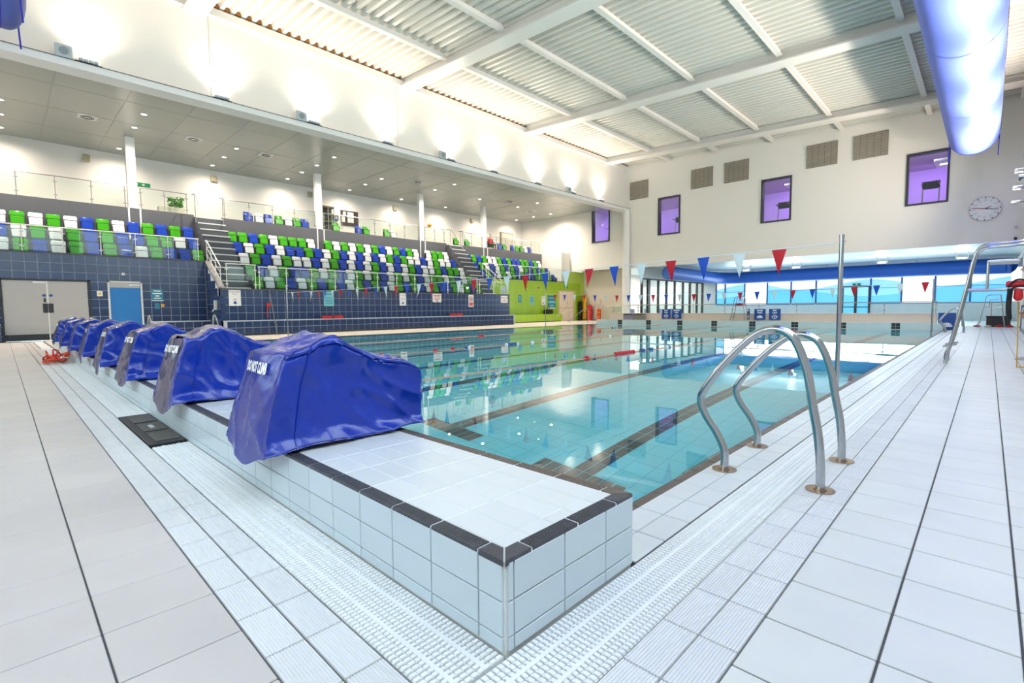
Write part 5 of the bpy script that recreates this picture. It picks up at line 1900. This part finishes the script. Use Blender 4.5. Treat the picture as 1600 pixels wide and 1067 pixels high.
# glazed screen along the left of the hall with a bright room behind
gs = thing('glazed_screen', 'tall dark framed glazed screen along the side of the small hall', 'glazed screen', (-18.6, 38, 0))
POS = [33.2, 34.2, 35.74, 37.11, 38.54, 40.06, 41.41, 42.83, 44.0]
for i, yy in enumerate(POS):
    w = .16 if i == 1 else .07
    MB().box(-18.68, yy - w, 0, -18.52, yy + w, 3.2).build('mullion', M_FRAME, gs)
for a, b2 in zip(POS, POS[1:]):
    MB().box(-18.61, a + .08, .08, -18.59, b2 - .08, 3.1).build('glass_pane', M_GLASS, gs)
MB().box(-18.68, 33.2, 3.1, -18.52, 44, 3.22).build('head_rail', M_FRAME, gs)
MB().box(-18.68, 33.2, 0, -18.52, 44, .08).build('sill_rail', M_FRAME, gs)
tag(MB().box(-18.75, 33.1, 3.2, -18.45, 44, 4.06).build('trim_%d' % n, mat('hall_wall2', 'D8DCDA', .6)), 'pale bulkhead above the glazed screen', kind='structure')
tag(MB().box(-24.5, 34.0, 0, -24.3, 44, 4.06).build('wall_hall', M_WALL), 'white wall of the bright room behind the glazed screen', kind='structure')
light('room_lamp', 'AREA', (-21.4, 39, 3.9), 260, (1, .97, .92), (0, 0, -1), 4.0, 8.0)
rnd = random.Random(4)
for k in range(7):
    xx, yy = -20.2 - .5 * (k % 2), 34.8 + 1.15 * k
    t = thing('cafe_chair', 'mauve cafe chair behind the glazed screen', 'chair', (xx, yy, 0), 'cafe chairs behind the glazed screen')
    cm = mat('chair_mauve', '9C90B4', .6)
    MB().bbox(xx - .22, yy - .22, .43, xx + .22, yy + .22, .48, .015).build('seat', cm, t)
    MB().bbox(xx - .24, yy - .22, .48, xx - .20, yy + .22, .90, .015).build('backrest', cm, t)
    for sx in (-.19, .19):
        for sy in (-.19, .19):
            MB().tube([(xx + sx, yy + sy, 0), (xx + sx, yy + sy, .43)], .016, 6).build('leg', M_STEEL, t, smooth=True)
# ring-shaped blue duct of the small hall
dk = thing('hall_duct', 'deep blue round duct bending along two sides of the small hall', 'air duct', (-16.5, 38, 3.3))
path = [(-16.6, 33.3, 3.48), (-16.6, 36, 3.48), (-16.6, 39, 3.46), (-16.55, 41.2, 3.45), (-16.2, 42.3, 3.42), (-15.3, 42.85, 3.40), (-14, 42.95, 3.40), (-10, 42.95, 3.42), (-5, 42.95, 3.42), (0.2, 42.95, 3.40), (.9, 42.9, 3.38)]
MB().tube(smooth_path(path, 4), .47, 28).build('duct_sleeve', M_DUCTB, dk, smooth=True)
MB().tube([(-16.6, 33.28, 3.48), (-16.6, 33.24, 3.48), (-16.6, 33.12, 3.48)], [.47, .44, .25], 28).build('duct_end', mat('duct_end_pale', '4B7BD8', .4), dk, smooth=True)
for k in range(6):
    MB().tube([(-14 + 2.6 * k, 42.95, 3.88), (-14 + 2.6 * k, 42.95, 4.06)], .02, 6).build('hanger', M_STEEL, dk, smooth=True)
for k, xx in enumerate((-13.0, -9.7, -4.9, -1.2)):
    t = thing('hall_pendant', 'bright boxed wall washer lamp under the hall ceiling', 'light', (xx, 38.5, 3.9), 'hall ceiling lamps')
    MB().box(xx - .28, 38.4, 3.70, xx - .24, 38.6, 4.06).box(xx + .24, 38.4, 3.70, xx + .28, 38.6, 4.06).build('side_arm', M_STEEL, t)
    MB().bbox(xx - .22, 38.38, 3.66, xx + .22, 38.62, 3.74, .01).build('lamp_head', M_LAMPO, t)
    MB().box(xx - .2, 38.4, 3.742, xx + .2, 38.6, 3.748).build('lamp_lens', M_LAMP, t)
    light('hall_lamp', 'POINT', (xx, 38.0, 3.45), 42, (.9, .97, 1), size=.12, parent=t)
# glass rail and items at the far right of the deck
t = thing('deck_balustrade', 'steel and glass balustrade closing the far end of the deck', 'balustrade', (-.6, 32.6, 0))
for xx in (-1.9, -.9, .1, 1.0):
    MB().tube([(xx, 32.6, 0), (xx, 32.6, 1.15)], .022, 8).build('post', M_STEEL, t, smooth=True)
for xx in (-1.9, -.9, .1):
    MB().box(xx + .05, 32.59, .08, xx + .85, 32.61, 1.05).build('glass_pane', M_GLASS, t)
MB().tube([(-1.95, 32.6, 1.15), (1.03, 32.6, 1.15)], .02, 8).build('handrail', M_STEEL, t, smooth=True)
t = thing('equipment_crate', 'dark grey crate below the far lifeguard chair', 'crate', (.3, 31.9, 0))
MB().bbox(-.05, 31.7, 0, .75, 32.2, .45, .02).build('crate_body', M_DGREY, t)
MB().bbox(-.08, 31.67, .45, .78, 32.23, .50, .015).build('crate_lid', M_DARK, t)
for k in range(4):
    xx = -.35 + .36 * k
    t = thing('float_ring', ('red lane float lying furthest from the side wall by the crate', 'white lane float lying by the grey crate', 'red lane float next to the white one', 'red lane float lying nearest the side wall by the crate')[k], 'float', (xx, 31.5, 0), 'lane floats heaped by the grey crate')
    MB().tube([(xx + .10 * math.cos(a_ * .7), 31.45 + .10 * math.sin(a_ * .7), .04) for a_ in range(10)], .035, 8).build('ring_body', M_RESCUE if k != 1 else M_FWHITE, t, smooth=True)
    MB().tube([(xx - .02, 31.45, .09), (xx + .06, 31.45, .09)], .03, 8).build('ring_band', M_ORANGE, t, smooth=True)
# low screen along the side wall
ls = thing('wall_panel', 'low pale panelled screen with steel skirting along the side wall', 'panel', (.95, 20, 0))
for k in range(6):
    y0 = 15.0 + 2.0 * k
    MB().bbox(.93, y0 + .01, .12, .99, y0 + 1.99, .92, .006).build('screen_panel', mat('panel_grey', 'D5D8DA', .4), ls)
MB().box(.91, 15, 0, 1.0, 27.0, .12).build('skirting', mat('skirt_grey', '8F9296', .5), ls)
MB().box(.90, 27.0, 0, 1.0, 27.12, 1.0).build('end_post', mat('post_mauve', '6C6C96', .5), ls)

# ------------------------------------------------------------------ rescue gear in the corner by the lime wall
def upright(name, label, cat, x, y, z0, z1, r_, m, capm, rad=None):
    t = thing(name, label, cat, (x, y, 0))
    MB().tube([(x, y, z0), (x, y, z0 + .04), (x, y, z1 - .05), (x, y, z1)], [r_ * .7, r_, r_, r_ * .6], 14).build('body', m, t, smooth=True)
    for zz in (.3, .7):
        MB().tube([(x, y, z0 + (z1 - z0) * zz - .02), (x, y, z0 + (z1 - z0) * zz + .02)], r_ * 1.05, 14).build('strap', capm, t, smooth=True)
    MB().tube([(x, y, z1), (x, y, z1 + .06)], r_ * .35, 10).build('cap', capm, t, smooth=True)


upright('spinal_board', 'upright yellow rescue board by the lime wall', 'rescue board', -23.95, 33.45, .05, 2.05, .19, M_YELLOW, M_ORANGE)
upright('oxygen_cylinder', 'tall red cylinder with dark green top beside the yellow board', 'cylinder', -23.45, 33.5, 0, 1.25, .20, M_RESCUE, mat('cap_green', '1F4A3C', .5))
upright('rescue_bag', 'tall black bag standing behind the yellow board', 'bag', -24.1, 33.0, 0, 1.55, .15, M_BLACK, M_DGREY)
upright('buoyancy_tube', 'orange and yellow buoyancy tube standing near the pool steps', 'float', -22.2, 32.95, 0, .95, .17, M_ORANGE, M_YELLOW)
for k, (dx, hh) in enumerate(((-.12, 1.5), (.14, 1.35), (.40, 1.7))):
    t = thing('mop_pole', ('plain', 'short', 'tall')[k] + ' cleaning pole leaning on the beige wall', 'pole', (-23.0 + dx, 33.6, 0))
    MB().tube([(-23.0 + dx, 33.45, 0), (-22.95 + dx, 33.75, hh)], .018, 8).build('shaft', M_STEEL, t, smooth=True)
    MB().bbox(-23.12 + dx, 33.38, 0, -22.88 + dx, 33.5, .08, .02).build('head', M_DGREY, t)
for k, xx in enumerate((-21.2, -19.9)):
    t = thing('stair_rail', ('nearer', 'further')[k] + ' slanting steel handrail of the pool entry steps by the lime wall', 'handrail', (xx, 27, 0))
    yy = 27.6 + k * .4
    pts = smooth_path([(xx - 1.6, yy, .05), (xx - .2, yy, .93), (xx, yy, .98), (xx + .12, yy, .90), (xx + .14, yy, 0)], 5)
    MB().tube(pts, .02, 8).build('rail', M_STEEL, t, smooth=True)
    MB().disc((xx + .14, yy, 0), .06, .01, 16).build('flange', M_STEEL, t)
t = thing('corner_balustrade', 'low steel and glass balustrade before the beige wall', 'balustrade', (-21, 33, 0))
for xx in (-22.0, -21.1, -20.2):
    MB().tube([(xx, 33.2, 0), (xx, 33.2, 1.15)], .022, 8).build('post', M_STEEL, t, smooth=True)
for xx in (-22.0, -21.1):
    MB().box(xx + .05, 33.19, .08, xx + .85, 33.21, 1.05).build('glass_pane', M_GLASS, t)
MB().tube([(-22.05, 33.2, 1.15), (-20.15, 33.2, 1.15)], .02, 8).build('handrail', M_STEEL, t, smooth=True)
t = thing('kit_bag', 'black kit bag lying on the lime bench', 'bag', (-24.0, 28.9, .58))
MB().bbox(-24.2, 28.5, .58, -23.85, 29.3, .92, .06).build('bag_body', M_BLACK, t)
MB().tube(smooth_path([(-24.0, 28.7, .90), (-24.0, 28.8, 1.02), (-24.0, 29.0, 1.02), (-24.0, 29.1, .90)], 4), .015, 6).build('handle', M_DGREY, t, smooth=True)
t = thing('floor_fan', 'round white disc fan at the foot of the second aisle stair', 'fan', (-22.9, 22.75, 1.95))
MB().disc((-22.72, 22.75, 2.25), .24, .06, 28, axis=0).build('fan_disc', M_SWHITE, t)
MB().ring((-22.66, 22.75, 2.25), .19, .22, .02, 28, axis=0).build('guard_ring', M_STEEL, t)
MB().box(-22.78, 22.6, 1.70, -22.68, 22.9, 2.02).build('stand', M_LAMPO, t)

# ------------------------------------------------------------------ people


def body_mat(name, stops):
    m_ = bpy.data.materials.new(name)
    m_.use_nodes = True
    nt_ = m_.node_tree
    tc = nt_.nodes.new('ShaderNodeTexCoord')
    sp_ = nt_.nodes.new('ShaderNodeSeparateXYZ')
    nt_.links.new(tc.outputs['Object'], sp_.inputs[0])
    mr = nt_.nodes.new('ShaderNodeMapRange')
    mr.inputs[2].default_value = 2.0
    nt_.links.new(sp_.outputs['Z'], mr.inputs[0])
    cr = nt_.nodes.new('ShaderNodeValToRGB')
    cr.color_ramp.interpolation = 'CONSTANT'
    els = cr.color_ramp.elements
    while len(els) < len(stops):
        els.new(.5)
    for e, (p, c_) in zip(els, stops):
        e.position = p / 2.0
        e.color = (*hexc(c_), 1)
    nt_.links.new(mr.outputs[0], cr.inputs[0])
    nt_.links.new(cr.outputs[0], nt_.nodes['Principled BSDF'].inputs['Base Color'])
    nt_.nodes['Principled BSDF'].inputs['Roughness'].default_value = .7
    return m_


def skin_body(name, joints, edges, m_, parent, sub=2):
    me_ = bpy.data.meshes.new(name)
    me_.from_pydata([j[:3] for j in joints], edges, [])
    me_.materials.append(m_)
    o = bpy.data.objects.new(name, me_)
    COL.objects.link(o)
    o.parent = parent
    md = o.modifiers.new('skin', 'SKIN')
    for v, j in zip(me_.skin_vertices[0].data, joints):
        r_ = j[3] if isinstance(j[3], tuple) else (j[3], j[3])
        v.radius = r_
    me_.skin_vertices[0].data[0].use_root = True
    sb = o.modifiers.new('sub', 'SUBSURF')
    sb.levels = sub
    sb.render_levels = sub
    return o


def hand_joints(j, e, wrist_i, d, side_):
    """five short fingers from the wrist joint, pointing along d"""
    w = Vector(j[wrist_i][:3])
    d = Vector(d).normalized()
    palm = w + d * .08
    j.append((*palm, .028))
    pi = len(j) - 1
    e.append((wrist_i, pi))
    return palm, d


def fingers(parent, palm, d, across, m_):
    d, across = Vector(d).normalized(), Vector(across).normalized()
    mb = MB()
    for k, L in enumerate((.075, .085, .08, .065)):
        b0 = palm + across * (.028 - .019 * k)
        curl = d.cross(across)
        mb.tube([b0 - d * .02, b0 + d * L * .5, b0 + d * L * .85 + curl * .02, b0 + d * L + curl * .035], [.009, .009, .008, .006], 8)
    b0 = palm - d * .04 + across * .035
    mb.tube([b0, b0 + across * .03 + d * .02, b0 + across * .035 + d * .055], [.011, .010, .007], 8)
    mb.build('fingers', m_, parent, smooth=True, local=True)


def head(parent, c, f, skin, hair, s=1.0):
    """head with face looking along f (unit, horizontal), local coordinates"""
    c, f = Vector(c), Vector(f).normalized()
    side_ = Vector((0, 0, 1)).cross(f)
    bm = bmesh.new()
    bmesh.ops.create_uvsphere(bm, u_segments=20, v_segments=14, radius=1)
    for v in bm.verts:
        p = v.co.copy()
        jaw = 1 - .25 * max(0, -p.z)
        q = f * (p.x * .098 * jaw) + side_ * (p.y * .076 * jaw) + Vector((0, 0, p.z * .118))
        v.co = c + q * s
    me_ = bpy.data.meshes.new('head')
    bm.to_mesh(me_)
    bm.free()
    me_.materials.append(skin)
    me_.polygons.foreach_set('use_smooth', [True] * len(me_.polygons))
    o = bpy.data.objects.new('head', me_)
    COL.objects.link(o)
    o.parent = parent
    fx = MB()
    fx.tube([c + f * .085 * s + Vector((0, 0, .015)), c + f * .118 * s + Vector((0, 0, -.015)), c + f * .09 * s + Vector((0, 0, -.025))], [.008, .014, .010], 8)
    for q in (-1, 1):
        fx.tube([c + side_ * (q * .074) + Vector((0, 0, .02)), c + side_ * (q * .085) + Vector((0, 0, 0)), c + side_ * (q * .074) + Vector((0, 0, -.025))], .012, 6)
    fx.build('nose_and_ears', skin, parent, smooth=True, local=True)
    ey = MB()
    for q in (-1, 1):
        e_ = c + f * .088 + side_ * (q * .032) + Vector((0, 0, .012))
        ey.tube([e_ - side_ * .010, e_, e_ + side_ * .010], [.003, .007, .003], 6)
    mo = c + f * .090 + Vector((0, 0, -.052))
    ey.tube([mo - side_ * .022, mo + f * .004, mo + side_ * .022], [.003, .005, .003], 6)
    ey.build('eyes_and_mouth', mat('face_dark', '5A302A', .6), parent, smooth=True, local=True)
    hb = bmesh.new()
    bmesh.ops.create_uvsphere(hb, u_segments=20, v_segments=14, radius=1)
    for v in hb.verts:
        p = v.co.copy()
        if p.x > .15 and p.z < .55:
            p *= .90
        if p.z < -.45:
            p *= .85
        v.co = c + f * (p.x * .106 - .012) + side_ * (p.y * .086) + Vector((0, 0, p.z * .118 + .014))
    me_ = bpy.data.meshes.new('hair')
    hb.to_mesh(me_)
    hb.free()
    me_.materials.append(hair)
    me_.polygons.foreach_set('use_smooth', [True] * len(me_.polygons))
    o = bpy.data.objects.new('hair', me_)
    COL.objects.link(o)
    o.parent = parent


SKIN = mat('skin_tone', 'D6A58A', .55)
HAIR = mat('hair_brown', '4A3A32', .6)
# standing person at the side wall, black trousers, facing the pool
ps = thing('person', 'person in black trousers and grey shoes standing beside the side wall', 'person', (.57, 13.15, 0))
J = [(0, 0, .96, (.13, .17)), (0, 0, 1.15, (.11, .15)), (0, 0, 1.35, (.12, .18)), (-.01, 0, 1.47, (.07, .09)), (-.02, 0, 1.54, .05), (-.03, 0, 1.60, .05),
     (0, -.10, .88, .10), (-.02, -.11, .50, .068), (.02, -.11, .12, .048), (0, .10, .88, .10), (.03, .12, .50, .068), (.08, .13, .12, .048),
     (0, -.20, 1.42, .062), (.02, -.25, 1.15, .045), (-.06, -.24, .92, .034), (0, .20, 1.42, .062), (.02, .25, 1.15, .045), (-.06, .24, .92, .034)]
E_ = [(0, 1), (1, 2), (2, 3), (3, 4), (4, 5), (0, 6), (6, 7), (7, 8), (0, 9), (9, 10), (10, 11), (2, 12), (12, 13), (13, 14), (2, 15), (15, 16), (16, 17)]
bmat = body_mat('standing_clothes', [(0, '17171B'), (1.0, '2A2A33'), (1.5, 'D6A58A')])
pal = []
for wi, sg in ((14, -1), (17, 1)):
    pal.append(hand_joints(J, E_, wi, (-.25, 0, -1), sg))
skin_body('body', J, E_, bmat, ps)
for (p_, d_) in pal:
    fingers(ps, p_, d_, (-1, 0, .2), SKIN)
head(ps, (-.05, 0, 1.68), (-1, 0, 0), SKIN, HAIR)
for fx_, fy_ in ((.02, -.11), (.08, .13)):
    sh_ = MB()
    n_ = 10
    vs_, fs = [], []
    for q in range(n_ + 1):
        u = q / n_
        xx = fx_ + .09 - .29 * u
        hw_ = .042 * math.sin(math.pi * (.12 + .80 * u)) ** .5 + .006
        hh_ = .085 - .05 * u if u > .35 else .085
        vs_ += [(xx, fy_ - hw_, 0), (xx, fy_ + hw_, 0), (xx, fy_ + hw_ * .9, hh_ * .6), (xx, fy_, hh_), (xx, fy_ - hw_ * .9, hh_ * .6)]
    for q in range(n_):
        for c_ in range(5):
            fs.append((q * 5 + c_, q * 5 + (c_ + 1) % 5, (q + 1) * 5 + (c_ + 1) % 5, (q + 1) * 5 + c_))
    fs += [tuple(range(4, -1, -1)), tuple(n_ * 5 + c_ for c_ in range(5))]
    fixn(sh_.add(vs_, fs).build('shoe', mat('shoe_grey', 'C9C7C8', .6), ps, smooth=True, local=True))
# seated person in the upper gallery, red and blue top
pg = thing('person', 'seated spectator in red and blue top on the upper gallery', 'person', (-27.6, 26.3, UZ))
J = [(0, 0, .52, (.14, .17)), (-.02, 0, .72, (.12, .15)), (-.02, 0, .92, (.12, .18)), (0, 0, 1.02, (.07, .09)), (.01, 0, 1.08, .05), (.02, 0, 1.13, .05),
     (.08, -.09, .52, .095), (.42, -.12, .53, .07), (.40, -.12, .10, .05), (.50, -.12, .05, .035), (.08, .09, .52, .095), (.42, .14, .53, .07), (.44, .14, .10, .05), (.54, .14, .05, .035),
     (-.02, -.20, .96, .065), (.03, -.25, .72, .05), (.24, -.16, .64, .035), (-.02, .20, .96, .065), (.03, .25, .72, .05), (.24, .14, .64, .035)]
E_ = [(0, 1), (1, 2), (2, 3), (3, 4), (4, 5), (0, 6), (6, 7), (7, 8), (8, 9), (0, 10), (10, 11), (11, 12), (12, 13), (2, 14), (14, 15), (15, 16), (2, 17), (17, 18), (18, 19)]
bmat = body_mat('seated_clothes', [(0, '2A2A2E'), (.12, '4A5234'), (.60, 'B8323C'), (1.03, 'D6A58A')])
pal = []
for wi, sg in ((16, -1), (19, 1)):
    pal.append(hand_joints(J, E_, wi, (1, 0, -.3), sg))
skin_body('body', J, E_, bmat, pg)
for (p_, d_) in pal:
    fingers(pg, p_, d_, (0, 1, 0), SKIN)
head(pg, (.03, 0, 1.22), (1, .1, 0), SKIN, HAIR)
MB().tube(smooth_path([(.10, .06, .62), (.115, .08, .78), (.10, .10, .95)], 4), [.05] * 9, 10).build('blue_sleeve_panel', mat('top_blue', '2F3F6E', .7), pg, smooth=True, local=True)
gc = thing('gallery_chair', 'dark chair under the seated spectator on the upper gallery', 'chair', (-27.65, 26.3, UZ))
MB().bbox(-27.85, 26.08, UZ + .36, -27.35, 26.52, UZ + .40, .01).build('seat', M_DGREY, gc)
MB().bbox(-27.92, 26.08, UZ + .40, -27.87, 26.52, UZ + .85, .01).build('backrest', M_DGREY, gc)
for sx in (-27.83, -27.38):
    for sy in (26.1, 26.5):
        MB().tube([(sx, sy, UZ), (sx, sy, UZ + .36)], .015, 6).build('leg', M_STEEL, gc, smooth=True)
